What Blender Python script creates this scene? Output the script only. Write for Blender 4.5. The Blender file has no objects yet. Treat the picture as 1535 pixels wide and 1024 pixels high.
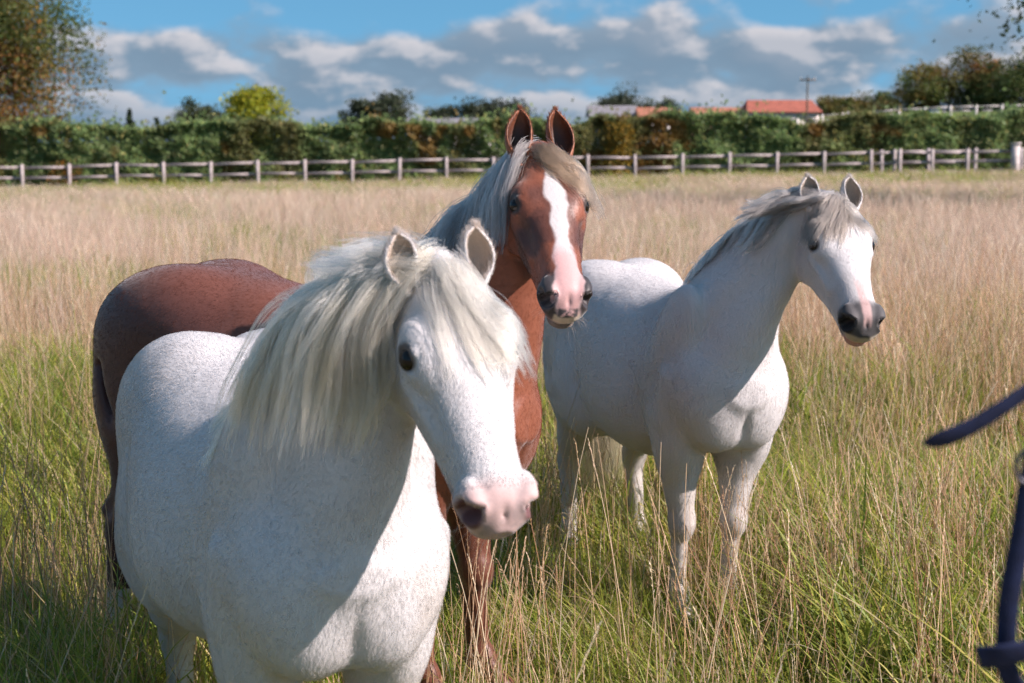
import bpy, bmesh, math, random
import numpy as np
from mathutils import Vector

random.seed(7)
RNG = np.random.default_rng(7)
SC = bpy.context.scene
COL = SC.collection
R = math.radians

# ------------------------------------------------------------------ camera
F_PX, W_PX, H_PX = 2350.0, 1535.0, 1024.0
CAM_H, HORIZON = 1.70, 215.0
PITCH = math.atan((H_PX / 2 - HORIZON) / F_PX)
cam_d = bpy.data.cameras.new('camera')
cam_d.sensor_width = 36.0
cam_d.lens = F_PX * 36.0 / W_PX
cam_d.clip_start = 0.05
cam_d.clip_end = 20000
cam_d.dof.use_dof = True
cam_d.dof.focus_distance = 4.3
cam_d.dof.aperture_fstop = 4.7
cam_d.dof.aperture_blades = 9
cam = bpy.data.objects.new('camera', cam_d)
COL.objects.link(cam)
cam.location = (0, 0, CAM_H)
cam.rotation_euler = (R(90) - PITCH, 0, 0)
SC.camera = cam

# ------------------------------------------------------------------ sun, sky, exposure
SUN_AZ_VEC = (0.945, -0.33)          # horizontal direction towards the sun
SUN_EL = R(36)
sun_d = bpy.data.lights.new('sun', 'SUN')
sun_d.energy = 5.0
sun_d.angle = R(0.53)
sun_d.color = (1.0, 0.86, 0.83)
sun = bpy.data.objects.new('sun', sun_d)
COL.objects.link(sun)
_n = math.hypot(*SUN_AZ_VEC)
S_DIR = Vector((SUN_AZ_VEC[0] / _n * math.cos(SUN_EL), SUN_AZ_VEC[1] / _n * math.cos(SUN_EL), math.sin(SUN_EL)))
sun.rotation_euler = (-S_DIR).to_track_quat('-Z', 'Y').to_euler()

world = bpy.data.worlds.new('World')
SC.world = world
world.use_nodes = True


class NT:
    """tiny node-tree helper"""
    def __init__(s, tree):
        s.t = tree
        s.t.nodes.clear()

    def n(s, typ, ins=None, **attrs):
        nd = s.t.nodes.new(typ)
        for k, v in attrs.items():
            setattr(nd, k, v)
        if ins:
            for k, v in ins.items():
                sock = nd.inputs[k]
                if hasattr(v, 'is_output') or isinstance(v, bpy.types.NodeSocket):
                    s.t.links.new(v, sock)
                else:
                    sock.default_value = v
        return nd

    def math(s, op, a, b=None, c=None, clamp=False):
        ins = {0: a}
        if b is not None: ins[1] = b
        if c is not None: ins[2] = c
        return s.n('ShaderNodeMath', ins, operation=op, use_clamp=clamp).outputs[0]

    def vmath(s, op, a, b=None):
        ins = {0: a}
        if b is not None: ins[1] = b
        return s.n('ShaderNodeVectorMath', ins, operation=op).outputs[0]

    def mix(s, fac, a, b, blend='MIX'):
        nd = s.t.nodes.new('ShaderNodeMix')
        nd.data_type = 'RGBA'
        nd.blend_type = blend
        for sock, v in ((nd.inputs[0], fac), (nd.inputs[6], a), (nd.inputs[7], b)):
            if isinstance(v, bpy.types.NodeSocket): s.t.links.new(v, sock)
            else: sock.default_value = v if not (isinstance(v, tuple) and len(v) == 3) else (*v, 1)
        return nd.outputs[2]

    def noise(s, vec, scale, detail=4, rough=0.55, dist=0.0, lac=2.0):
        return s.n('ShaderNodeTexNoise', {'Vector': vec, 'Scale': scale, 'Detail': detail, 'Roughness': rough,
                                          'Distortion': dist, 'Lacunarity': lac}).outputs['Fac']

    def ramp(s, fac, stops):
        nd = s.n('ShaderNodeValToRGB', {'Fac': fac})
        cr = nd.color_ramp
        while len(cr.elements) < len(stops): cr.elements.new(0.5)
        for e, (p, c) in zip(cr.elements, stops):
            e.position = p
            e.color = (*c, 1) if len(c) == 3 else c
        return nd.outputs['Color']

    def rng(s, v, a, b, c=0.0, d=1.0, smooth=True):
        return s.n('ShaderNodeMapRange', {'Value': v, 'From Min': a, 'From Max': b, 'To Min': c, 'To Max': d},
                   interpolation_type='SMOOTHSTEP' if smooth else 'LINEAR').outputs['Result']


CLOUD_SEED = 15.2


def build_sky():
    t = NT(world.node_tree)
    d = t.n('ShaderNodeTexCoord').outputs['Generated']
    sep = t.n('ShaderNodeSeparateXYZ', {0: d})
    # the clear sky; looked up a little higher than the true direction, as the low air here was very clear
    up = t.n('ShaderNodeCombineXYZ', {0: sep.outputs[0], 1: sep.outputs[1],
                                      2: t.math('ADD', t.math('MAXIMUM', sep.outputs[2], 0.0), 0.22)}).outputs[0]
    sky = t.n('ShaderNodeTexSky', {'Vector': t.vmath('NORMALIZE', up)}, sky_type='NISHITA', sun_disc=False,
              sun_elevation=SUN_EL, sun_rotation=math.atan2(S_DIR.x, S_DIR.y),
              air_density=1.0, dust_density=0.4, ozone_density=1.6, altitude=50).outputs['Color']
    sky = t.mix(1.0, sky, (0.80, 1.30, 1.34), 'MULTIPLY')
    # cumulus: a cloud deck far away, noise in (azimuth, elevation), flattened towards the horizon
    az = t.math('ARCTAN2', sep.outputs[0], sep.outputs[1])
    el = t.math('ARCSINE', sep.outputs[2])

    def clouds(daz, de):
        e2 = t.math('POWER', t.math('MAXIMUM', t.math('ADD', el, 0.02 + de), 0.001), 0.6)
        v = t.n('ShaderNodeCombineXYZ', {0: t.math('MULTIPLY', t.math('ADD', az, daz), 2.6),
                                         1: t.math('MULTIPLY', e2, 2.7), 2: CLOUD_SEED}).outputs[0]
        cov = t.math('MULTIPLY', t.math('SUBTRACT', t.noise(v, 1.3, 1, 0.5), 0.5), 0.45)
        return t.math('ADD', t.noise(v, 5.6, 5, 0.46), cov), v
    n0, v0 = clouds(0, 0)
    n1, _ = clouds(0.006, 0.0055)
    elc = t.rng(el, 0.056, 0.084, 0.22, -0.05)       # a bank low over the land, broken above it
    dens, dens1 = t.math('ADD', n0, elc), t.math('ADD', n1, elc)
    alpha = t.rng(dens, 0.46, 0.66)
    lit = t.rng(t.math('SUBTRACT', dens, dens1), -0.03, 0.09)
    thick = t.rng(dens, 0.56, 0.80)
    shade = t.mix(thick, (2.1, 2.9, 3.8), (1.45, 2.25, 3.15))
    puff = t.rng(n0, 0.42, 0.72)
    base = t.mix(t.math('MULTIPLY', puff, 0.55), shade, (3.2, 3.5, 4.1))
    cl = t.mix(t.math('MULTIPLY', lit, t.rng(dens, 0.88, 0.60, 0.55, 0.95)), base, (6.0, 5.7, 5.9))
    colr = t.mix(t.math('MULTIPLY', alpha, 0.94), sky, cl)
    # thin blue distance haze hugging the horizon
    colr = t.mix(t.rng(el, 0.0, 0.040, 0.75, 0.0), colr, (1.3, 2.35, 3.5))
    bg = t.n('ShaderNodeBackground', {'Color': colr, 'Strength': 0.066})
    o = t.n('ShaderNodeOutputWorld', {'Surface': bg.outputs[0]})


build_sky()
SC.view_settings.view_transform = 'Standard'
SC.view_settings.look = 'None'
SC.view_settings.exposure = 0.86
SC.view_settings.gamma = 1.0
SC.view_settings.use_curve_mapping = False
SC.cycles.max_bounces = 6
SC.cycles.diffuse_bounces = 3
SC.cycles.transparent_max_bounces = 16
SC.cycles.use_denoising = True
SC.cycles.denoiser = 'OPENIMAGEDENOISE'
SC.cycles.denoising_input_passes = 'RGB_ALBEDO_NORMAL'
SC.cycles.denoising_prefilter = 'FAST'
SC.cycles.use_adaptive_sampling = True
SC.cycles.adaptive_threshold = 0.024


# ------------------------------------------------------------------ small tools
def at(px, py, Y):
    """photo pixel + distance along +Y -> world point"""
    x, y = (px - W_PX / 2) / F_PX, -(py - H_PX / 2) / F_PX
    c, s = math.cos(PITCH), math.sin(PITCH)
    d = np.array([x, c + y * s, -s + y * c])
    return np.array([0, 0, CAM_H]) + d * (Y / d[1])


def sstep(a, b, x):
    t = np.clip((np.asarray(x, float) - a) / (b - a), 0, 1)
    return t * t * (3 - 2 * t)


def ground_z(x, y):
    x = np.asarray(x, float); y = np.asarray(y, float)
    z = 0.0165 * np.clip(x, -60, 60) * sstep(14, 58, y)
    z = z + 4.6 * sstep(75, 190, y) * sstep(-12, 46, x - 0.0 * y) + 3.0 * sstep(200, 420, y)
    z = z + 0.02 * np.sin(x * 1.1 + 2) * np.cos(y * 0.9) * sstep(6, 14, y)
    return z


def _hash(ix, iy, iz, seed):
    h = (ix.astype(np.int64) * 374761393 + iy.astype(np.int64) * 668265263 + iz.astype(np.int64) * 2147483647 + seed * 974634777)
    h = (h ^ (h >> 13)) * 1274126177
    h = h & 0x7fffffff
    h = (h ^ (h >> 16)) * 2246822519 & 0x7fffffff
    return ((h ^ (h >> 11)) & 0xffff) / 65535.0


def vnoise(P, scale, seed=0):
    Q = np.asarray(P, float) * scale
    I = np.floor(Q).astype(np.int64); f = Q - I
    f = f * f * (3 - 2 * f)
    out = 0
    for dx in (0, 1):
        for dy in (0, 1):
            for dz in (0, 1):
                w = (f[..., 0] if dx else 1 - f[..., 0]) * (f[..., 1] if dy else 1 - f[..., 1]) * (f[..., 2] if dz else 1 - f[..., 2])
                out = out + w * _hash(I[..., 0] + dx, I[..., 1] + dy, I[..., 2] + dz, seed)
    return out


def fbm(P, scale, seed=0, octv=3):
    a, s, o, tot = 1.0, scale, 0, 0
    for i in range(octv):
        o = o + a * vnoise(P, s, seed + i); tot += a
        a *= 0.5; s *= 2.03
    return o / tot


def tag(o, label=None, cat=None, group=None, kind=None):
    if label: o['label'] = label
    if cat: o['category'] = cat
    if group: o['group'] = group
    if kind: o['kind'] = kind
    return o


def link(o, parent=None):
    COL.objects.link(o)
    if parent: o.parent = parent
    return o


def mesh_obj(name, V, Fc, mat, parent=None, smooth=False, col=None):
    me = bpy.data.meshes.new(name)
    V = np.asarray(V, float)
    if isinstance(Fc, np.ndarray) and Fc.ndim == 2:
        n, k = Fc.shape
        me.vertices.add(len(V)); me.vertices.foreach_set('co', V.astype(np.float32).ravel())
        me.loops.add(n * k); me.loops.foreach_set('vertex_index', Fc.astype(np.int32).ravel())
        me.polygons.add(n); me.polygons.foreach_set('loop_start', np.arange(0, n * k, k, dtype=np.int32))
        me.update(calc_edges=True)
    else:
        me.from_pydata([tuple(v) for v in V], [], [tuple(f) for f in Fc])
    if smooth:
        me.polygons.foreach_set('use_smooth', np.ones(len(me.polygons), bool))
    if col is not None:
        set_col(me, col)
    if mat: me.materials.append(mat)
    o = bpy.data.objects.new(name, me)
    return link(o, parent)


def set_col(me, col, name='col'):
    a = me.attributes.new(name, 'FLOAT_COLOR', 'POINT')
    c = np.ones((len(col), 4), np.float32)
    c[:, :np.asarray(col).shape[1]] = col
    a.data.foreach_set('color', c.ravel())


def empty(name, loc=(0, 0, 0), rz=0.0):
    o = bpy.data.objects.new(name, None)
    o.empty_display_size = 0.2
    o.location = loc; o.rotation_euler = (0, 0, rz)
    return link(o)


def boxv(c, s, rz=0.0):
    """8 verts / 6 quads of a box centred on c with full sizes s"""
    v = np.array([[x, y, z] for x in (-.5, .5) for y in (-.5, .5) for z in (-.5, .5)]) * s
    ca, sa = math.cos(rz), math.sin(rz)
    v = np.stack([v[:, 0] * ca - v[:, 1] * sa, v[:, 0] * sa + v[:, 1] * ca, v[:, 2]], 1) + c
    f = [[0, 1, 3, 2], [4, 6, 7, 5], [0, 4, 5, 1], [2, 3, 7, 6], [0, 2, 6, 4], [1, 5, 7, 3]]
    return v, np.array(f)


def cat_mesh(parts):
    Vs, Fs, o = [], [], 0
    for v, f in parts:
        Vs.append(v); Fs.append(np.asarray(f) + o); o += len(v)
    return np.concatenate(Vs), np.concatenate(Fs)


# ------------------------------------------------------------------ materials
def new_mat(name):
    m = bpy.data.materials.new(name)
    m.use_nodes = True
    t = NT(m.node_tree)
    return m, t


def simple_mat(name, colr, rough=0.7, var=0.25, scale=6.0, bump=0.0, bscale=40.0, metallic=0.0, spec=0.4):
    m, t = new_mat(name)
    co = t.n('ShaderNodeTexCoord').outputs['Object']
    nz = t.noise(co, scale, 6, 0.6)
    c = t.mix(t.rng(nz, 0.3, 0.7), tuple(x * (1 - var) for x in colr), tuple(min(1, x * (1 + var)) for x in colr))
    ins = {'Base Color': c, 'Roughness': rough, 'Metallic': metallic, 'Specular IOR Level': spec}
    if bump:
        ins['Normal'] = t.n('ShaderNodeBump', {'Height': t.noise(co, bscale, 4), 'Strength': bump, 'Distance': 0.01}).outputs[0]
    p = t.n('ShaderNodeBsdfPrincipled', ins)
    t.n('ShaderNodeOutputMaterial', {'Surface': p.outputs[0]})
    return m


def leaf_mat(name, transl=0.35, rough=0.6, spec=0.3, jitter=0.25):
    m, t = new_mat(name)
    a = t.n('ShaderNodeAttribute', attribute_name='col').outputs['Color']
    rnd = t.n('ShaderNodeObjectInfo').outputs['Random']
    c = t.mix(1.0, a, t.ramp(rnd, [(0.0, (1 - jitter, 1 - jitter * .8, 1 - jitter)), (1.0, (1 + jitter, 1 + jitter, 1 + jitter * .6))]), 'MULTIPLY')
    p = t.n('ShaderNodeBsdfPrincipled', {'Base Color': c, 'Roughness': rough, 'Specular IOR Level': spec})
    tr = t.n('ShaderNodeBsdfTranslucent', {'Color': c})
    mx = t.n('ShaderNodeMixShader', {0: transl, 1: p.outputs[0], 2: tr.outputs[0]})
    t.n('ShaderNodeOutputMaterial', {'Surface': mx.outputs[0]})
    return m


def coat_mat(name, bump=0.35, rough=0.55, sheen=0.25, flea=0.0):
    """short horse coat: colour attribute, streaky fine hair relief, optional dark flecks"""
    m, t = new_mat(name)
    att = t.n('ShaderNodeAttribute', attribute_name='col')
    a, al = att.outputs['Color'], att.outputs['Alpha']
    co = t.n('ShaderNodeTexCoord').outputs['Object']
    mp = t.n('ShaderNodeMapping', {'Vector': co, 'Rotation': (0.0, R(32), 0.0), 'Scale': (0.16, 1.0, 1.0)}).outputs[0]
    st = t.noise(mp, 520.0, 3, 0.6)
    st2 = t.noise(mp, 130.0, 3, 0.6, 0.8)
    c = t.mix(1.0, a, t.ramp(st, [(0.25, (.86, .86, .86)), (0.75, (1.08, 1.08, 1.08))]), 'MULTIPLY')
    c = t.mix(1.0, c, t.ramp(st2, [(0.25, (.965, .965, .965)), (0.75, (1.03, 1.03, 1.03))]), 'MULTIPLY')
    if flea:
        sp = t.noise(mp, 46.0, 2, 0.5)
        sp2 = t.noise(co, 150.0, 1, 0.5)
        al_ = t.n('ShaderNodeAttribute', attribute_name='spots').outputs['Color']
        am = t.n('ShaderNodeSeparateColor', {0: al_})
        msk = t.math('MULTIPLY', t.rng(sp, 0.655, 0.72), am.outputs[0])
        msk2 = t.math('MULTIPLY', t.rng(sp2, 0.585, 0.64), am.outputs[1])
        c = t.mix(t.math('MULTIPLY', msk, flea), c, (0.20, 0.17, 0.15))
        c = t.mix(t.math('MULTIPLY', msk2, 0.8), c, (0.12, 0.085, 0.07))
    bmp = t.n('ShaderNodeBump', {'Height': t.math('ADD', t.math('MULTIPLY', st, 0.5), st2), 'Strength': bump, 'Distance': 0.004})
    p = t.n('ShaderNodeBsdfPrincipled', {'Base Color': c, 'Roughness': t.math('ADD', rough, t.math('MULTIPLY', t.math('SUBTRACT', 1.0, al), 0.05)),
                                         'Specular IOR Level': 0.35, 'Sheen Weight': sheen, 'Sheen Roughness': 0.4,
                                         'Subsurface Weight': 0.0, 'Normal': bmp.outputs[0]})
    t.n('ShaderNodeOutputMaterial', {'Surface': p.outputs[0]})
    return m


def hair_mat(name, rough=0.32, radial=0.4, tint=1.0):
    m, t = new_mat(name)
    a = t.n('ShaderNodeAttribute', attribute_name='col').outputs['Color']
    h = t.n('ShaderNodeBsdfHairPrincipled', {'Color': a, 'Roughness': rough, 'Radial Roughness': radial, 'Coat': 0.0, 'Random Roughness': 0.2},
            model='CHIANG', parametrization='COLOR')
    t.n('ShaderNodeOutputMaterial', {'Surface': h.outputs[0]})
    return m


def fur_mat(name):
    m, t = new_mat(name)
    a = t.n('ShaderNodeAttribute', attribute_name='col').outputs['Color']
    p = t.n('ShaderNodeBsdfPrincipled', {'Base Color': a, 'Roughness': 0.5, 'Specular IOR Level': 0.25})
    tr = t.n('ShaderNodeBsdfTranslucent', {'Color': a})
    mx = t.n('ShaderNodeMixShader', {0: 0.2, 1: p.outputs[0], 2: tr.outputs[0]})
    t.n('ShaderNodeOutputMaterial', {'Surface': mx.outputs[0]})
    return m


def eye_mat():
    m, t = new_mat('horse_eye')
    a = t.n('ShaderNodeAttribute', attribute_name='col').outputs['Color']
    p = t.n('ShaderNodeBsdfPrincipled', {'Base Color': a, 'Roughness': 0.10, 'Specular IOR Level': 0.35,
                                         'Coat Weight': 0.0, 'Coat Roughness': 0.03})
    t.n('ShaderNodeOutputMaterial', {'Surface': p.outputs[0]})
    return m


# ------------------------------------------------------------------ implicit modelling
class SDF:
    def __init__(s):
        s.p = []

    def add(s, f, lo, hi, k, sign=1):
        s.p.append((f, np.asarray(lo, float), np.asarray(hi, float), k, sign))

    def cone(s, a, b, ra, rb, k=0.04, sign=1):
        a = np.asarray(a, float); b = np.asarray(b, float); ba = b - a; L2 = float(ba @ ba) + 1e-12
        def f(P):
            pa = P - a
            h = np.clip((pa @ ba) / L2, 0, 1)
            return np.linalg.norm(pa - h[..., None] * ba, axis=-1) - (ra + (rb - ra) * h)
        r = max(ra, rb)
        s.add(f, np.minimum(a, b) - r, np.maximum(a, b) + r, k, sign)

    def ell(s, c, rad, M=None, k=0.04, sign=1):
        """ellipsoid; M rows are its axes"""
        c = np.asarray(c, float); rad = np.asarray(rad, float)
        M = np.eye(3) if M is None else np.asarray(M, float)
        def f(P):
            q = (P - c) @ M.T
            k0 = np.linalg.norm(q / rad, axis=-1)
            k1 = np.linalg.norm(q / (rad * rad), axis=-1) + 1e-9
            return k0 * (k0 - 1) / k1
        ext = np.sqrt(((M * rad[:, None]) ** 2).sum(0))
        s.add(f, c - ext, c + ext, k, sign)

    def loft(s, o, M, tab, k=0.04, n=2.3):
        """tab rows: u, vtop, vbot, half width top, half width bottom; M rows: u, v, w axes"""
        o = np.asarray(o, float); M = np.asarray(M, float); T = np.asarray(tab, float)
        uu = np.linspace(T[0, 0], T[-1, 0], 240)
        cols = []
        for j in range(1, 5):
            # smoothed piecewise-linear profile
            y = np.interp(uu, T[:, 0], T[:, j])
            for _ in range(60):
                y[1:-1] = 0.25 * y[:-2] + 0.5 * y[1:-1] + 0.25 * y[2:]
            cols.append(y)
        def f(P):
            q = (P - o) @ M.T
            u = q[..., 0]; uc = np.clip(u, uu[0], uu[-1]); du = np.abs(u - uc)
            vt, vb, wt, wb = (np.interp(uc, uu, c_) for c_ in cols)
            H = 0.5 * (vt - vb); cv = 0.5 * (vt + vb)
            tv = (q[..., 1] - cv) / H
            tt = np.clip(tv * 0.5 + 0.5, 0, 1)
            W = wb + (wt - wb) * tt * tt * (3 - 2 * tt)
            qq = (np.abs(q[..., 2] / W) ** n + np.abs(tv) ** n) ** (1 / n) + 1e-6
            r = np.sqrt(q[..., 2] ** 2 + (q[..., 1] - cv) ** 2)
            d = np.where(qq > 0.2, r * (1 - 1 / qq), -np.minimum(W, H) * 0.8)
            return np.where(du > 0, np.sqrt(np.maximum(d, 0) ** 2 + du ** 2), d)
        vmax = np.abs(T[:, 1:3]).max(); wmax = T[:, 3:5].max()
        cs = np.array([[u, v, w] for u in (T[0, 0], T[-1, 0]) for v in (T[:, 2].min(), T[:, 1].max()) for w in (-wmax, wmax)]) @ M + o
        s.add(f, cs.min(0), cs.max(0), k, 1)

    @staticmethod
    def comb(d, e, k, sign):
        if sign > 0:
            h = np.maximum(k - np.abs(d - e), 0) / k
            return np.minimum(d, e) - h * h * k * 0.25
        e = -e
        h = np.maximum(k - np.abs(d - e), 0) / k
        return np.maximum(d, e) + h * h * k * 0.25

    def __call__(s, P):
        P = np.asarray(P, float)
        out = np.full(P.shape[:-1], 10.0)
        for f, lo, hi, k, sign in s.p:
            m = 0.05 + k
            idx = np.nonzero(((P > lo - m) & (P < hi + m)).all(-1))[0]
            if len(idx):
                out[idx] = s.comb(out[idx], f(P[idx]), k, sign)
        return out

    def grid(s, h):
        lo = np.min([p[1] for p in s.p if p[4] > 0], 0) - 3 * h
        hi = np.max([p[2] for p in s.p if p[4] > 0], 0) + 3 * h
        n = np.ceil((hi - lo) / h).astype(int) + 1
        ax = [lo[i] + h * np.arange(n[i]) for i in range(3)]
        G = np.stack(np.meshgrid(*ax, indexing='ij'), -1)
        out = np.full(G.shape[:3], 10.0)
        for f, l, u, k, sign in s.p:
            m = 0.05 + k
            sl = tuple(slice(max(0, int((l[i] - m - lo[i]) / h)), max(0, int((u[i] + m - lo[i]) / h) + 2)) for i in range(3))
            out[sl] = s.comb(out[sl], f(G[sl]), k, sign)
        return out, lo

    def grad(s, P, e=0.0025):
        g = np.zeros_like(P)
        for d in ((1, -1, -1), (-1, -1, 1), (-1, 1, -1), (1, 1, 1)):
            d = np.array(d, float)
            g += d * s(P + d * e)[:, None]
        return g / (4 * e)

    def project(s, P, it=3, iso=0.0):
        for _ in range(it):
            g = np.zeros_like(P); v = -iso
            for d in ((1, -1, -1), (-1, -1, 1), (-1, 1, -1), (1, 1, 1)):
                d = np.array(d, float)
                q = s(P + d * 0.0025)
                g += d * q[:, None]; v = v + q * 0.25
            g /= 0.01
            l2 = np.maximum((g * g).sum(1), 0.25)
            st = np.clip(v / l2, -0.012, 0.012)
            ok = np.abs(v) < 1
            P = P - np.where(ok, st, 0)[:, None] * g
        return P


def surface_nets(F, lo, h):
    s = F < 0
    c = sum(s[i:s.shape[0] - 1 + i, j:s.shape[1] - 1 + j, k:s.shape[2] - 1 + k].astype(np.int8)
            for i in (0, 1) for j in (0, 1) for k in (0, 1))
    mix = (c > 0) & (c < 8)
    cells = np.argwhere(mix)
    ids = -np.ones(mix.shape, np.int64); ids[mix] = np.arange(len(cells))
    cr = [(i, j, k) for i in (0, 1) for j in (0, 1) for k in (0, 1)]
    val = {q: F[cells[:, 0] + q[0], cells[:, 1] + q[1], cells[:, 2] + q[2]] for q in cr}
    acc = np.zeros((len(cells), 3)); cnt = np.zeros(len(cells))
    for a in cr:
        for ax in range(3):
            if a[ax] == 0:
                b = list(a); b[ax] = 1; b = tuple(b)
                x = (val[a] < 0) != (val[b] < 0)
                t = np.where(x, val[a] / np.where(x, val[a] - val[b], 1), 0)
                p = np.zeros((len(cells), 3)) + a
                p[:, ax] += t
                acc[x] += p[x]; cnt[x] += 1
    V = lo + h * (cells + acc / cnt[:, None])
    faces = []
    for ax in range(3):
        u, v = (ax + 1) % 3, (ax + 2) % 3
        sl0 = [slice(None)] * 3; sl1 = [slice(None)] * 3
        sl0[ax] = slice(0, -1); sl1[ax] = slice(1, None)
        ch = s[tuple(sl0)] != s[tuple(sl1)]
        e = np.argwhere(ch)
        e = e[(e[:, u] > 0) & (e[:, v] > 0) & (e[:, u] < mix.shape[u]) & (e[:, v] < mix.shape[v])]
        ins = s[e[:, 0], e[:, 1], e[:, 2]]
        q = []
        for du, dv in ((-1, -1), (0, -1), (0, 0), (-1, 0)):
            c2 = e.copy(); c2[:, u] += du; c2[:, v] += dv
            q.append(ids[c2[:, 0], c2[:, 1], c2[:, 2]])
        q = np.stack(q, 1)
        q[~ins] = q[~ins][:, ::-1]
        faces.append(q)
    Fc = np.concatenate(faces)
    Fc = Fc[(Fc >= 0).all(1)]
    return V, Fc


def subdiv_quads(V, Q):
    n = len(V)
    E = np.concatenate([np.sort(Q[:, [i, (i + 1) % 4]], 1) for i in range(4)])
    U, inv = np.unique(E, axis=0, return_inverse=True)
    inv = inv.reshape(4, -1)
    em = n + inv
    ce = n + len(U) + np.arange(len(Q))
    V2 = np.concatenate([V, V[U].mean(1), V[Q].mean(1)])
    Q2 = np.concatenate([np.stack([Q[:, i], em[i], ce, em[(i + 3) % 4]], 1) for i in range(4)])
    return V2, Q2


def relax(V, Q, it=2):
    for _ in range(it):
        a = np.zeros_like(V); c = np.zeros(len(V))
        for i in range(4):
            for j in (1, 3):
                np.add.at(a, Q[:, i], V[Q[:, (i + j) % 4]]); np.add.at(c, Q[:, i], 1)
        V = 0.5 * V + 0.5 * a / np.maximum(c, 1)[:, None]
    return V


# ------------------------------------------------------------------ hair
def hair_obj(name, pts, rad_root, rad_tip, col, mat, parent):
    """pts (N,K,3) strands -> one hair curves object"""
    N, K, _ = pts.shape
    hc = bpy.data.hair_curves.new(name)
    hc.add_curves([K] * N)
    hc.attributes['position'].data.foreach_set('vector', pts.astype(np.float32).ravel())
    t = np.linspace(0, 1, K)
    rr = np.broadcast_to(np.asarray(rad_root, float).reshape(-1, 1), (N, 1))
    rt = np.broadcast_to(np.asarray(rad_tip, float).reshape(-1, 1), (N, 1))
    rad = rr + (rt - rr) * (t ** 1.5)[None]
    ra = hc.attributes.get('radius') or hc.attributes.new('radius', 'FLOAT', 'POINT')
    ra.data.foreach_set('value', rad.astype(np.float32).ravel())
    ca = hc.attributes.new('col', 'FLOAT_COLOR', 'CURVE')
    c = np.ones((N, 4), np.float32); c[:, :3] = col
    ca.data.foreach_set('color', c.ravel())
    hc.materials.append(mat)
    o = bpy.data.objects.new(name, hc)
    return link(o, parent)


def nrm(v):
    return v / np.maximum(np.linalg.norm(v, axis=-1, keepdims=True), 1e-9)


def grow(sdf, root, d0, length, grav, wind, steps=14, stiff=1.0, off=0.006, curl=0.25, seed=0, mess=0.0):
    """grow guide strands over the body: root, first direction, then pulled by gravity / wind, kept outside the skin"""
    p = root.copy(); d = nrm(d0.copy())
    seg = (length / steps)[:, None]
    rgm = np.random.default_rng(seed + 99)
    rd1, rd2, ph = rgm.normal(size=p.shape), rgm.normal(size=p.shape), rgm.uniform(0, 6.28, (len(p), 1))
    out = [p.copy()]
    for i in range(steps):
        nz = np.stack([vnoise(p, 9.0, seed + j) - 0.5 for j in range(3)], -1)
        d = nrm(d * stiff + grav + wind + curl * nz + mess * (rd1 * np.sin(i * .55 + ph) + rd2 * .4 * np.cos(i * 1.1 + ph)))
        p = p + d * seg
        for _ in range(2):
            sd = sdf(p)
            m = sd < off
            if m.any():
                g = nrm(sdf.grad(p[m]))
                p[m] += g * (off - sd[m])[:, None]
        d = nrm(p - out[-1])
        out.append(p.copy())
    return np.stack(out, 1)


def thicken(guides, n, spread, seed=0, clump=0.75, lenvar=0.25, frizz=0.004):
    """children strands around guides: clumped locks with stray hairs"""
    rg = np.random.default_rng(seed)
    N, K, _ = guides.shape
    gi = rg.integers(0, N, n)
    gj = np.clip(gi + rg.integers(-3, 4, n), 0, N - 1)
    w = (rg.random(n) ** 2)[:, None, None] * 0.30
    base = guides[gi] * (1 - w) + guides[gj] * w
    t = np.linspace(0, 1, K)[None, :, None]
    offs = rg.normal(0, 1, (n, 1, 3)) * spread
    tight = rg.choice([clump, clump * 0.6, -0.1], n, p=[.74, .21, .05])[:, None, None]
    pts = base + offs * (1 - tight * np.sqrt(t))
    fr = np.stack([vnoise(pts + rg.random((n, 1, 3)) * 50, 14.0, j) - .5 for j in range(3)], -1)
    pts = pts + fr * frizz * 2 * t
    # vary lengths by resampling along the strand
    cut = 1 - rg.random(n) ** 2 * lenvar
    s = np.linspace(0, 1, K)[None] * cut[:, None] * (K - 1)
    i0 = np.clip(np.floor(s).astype(int), 0, K - 2); f = (s - i0)[..., None]
    r = np.arange(n)[:, None]
    return pts[r, i0] * (1 - f) + pts[r, i0 + 1] * f, gi


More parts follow.
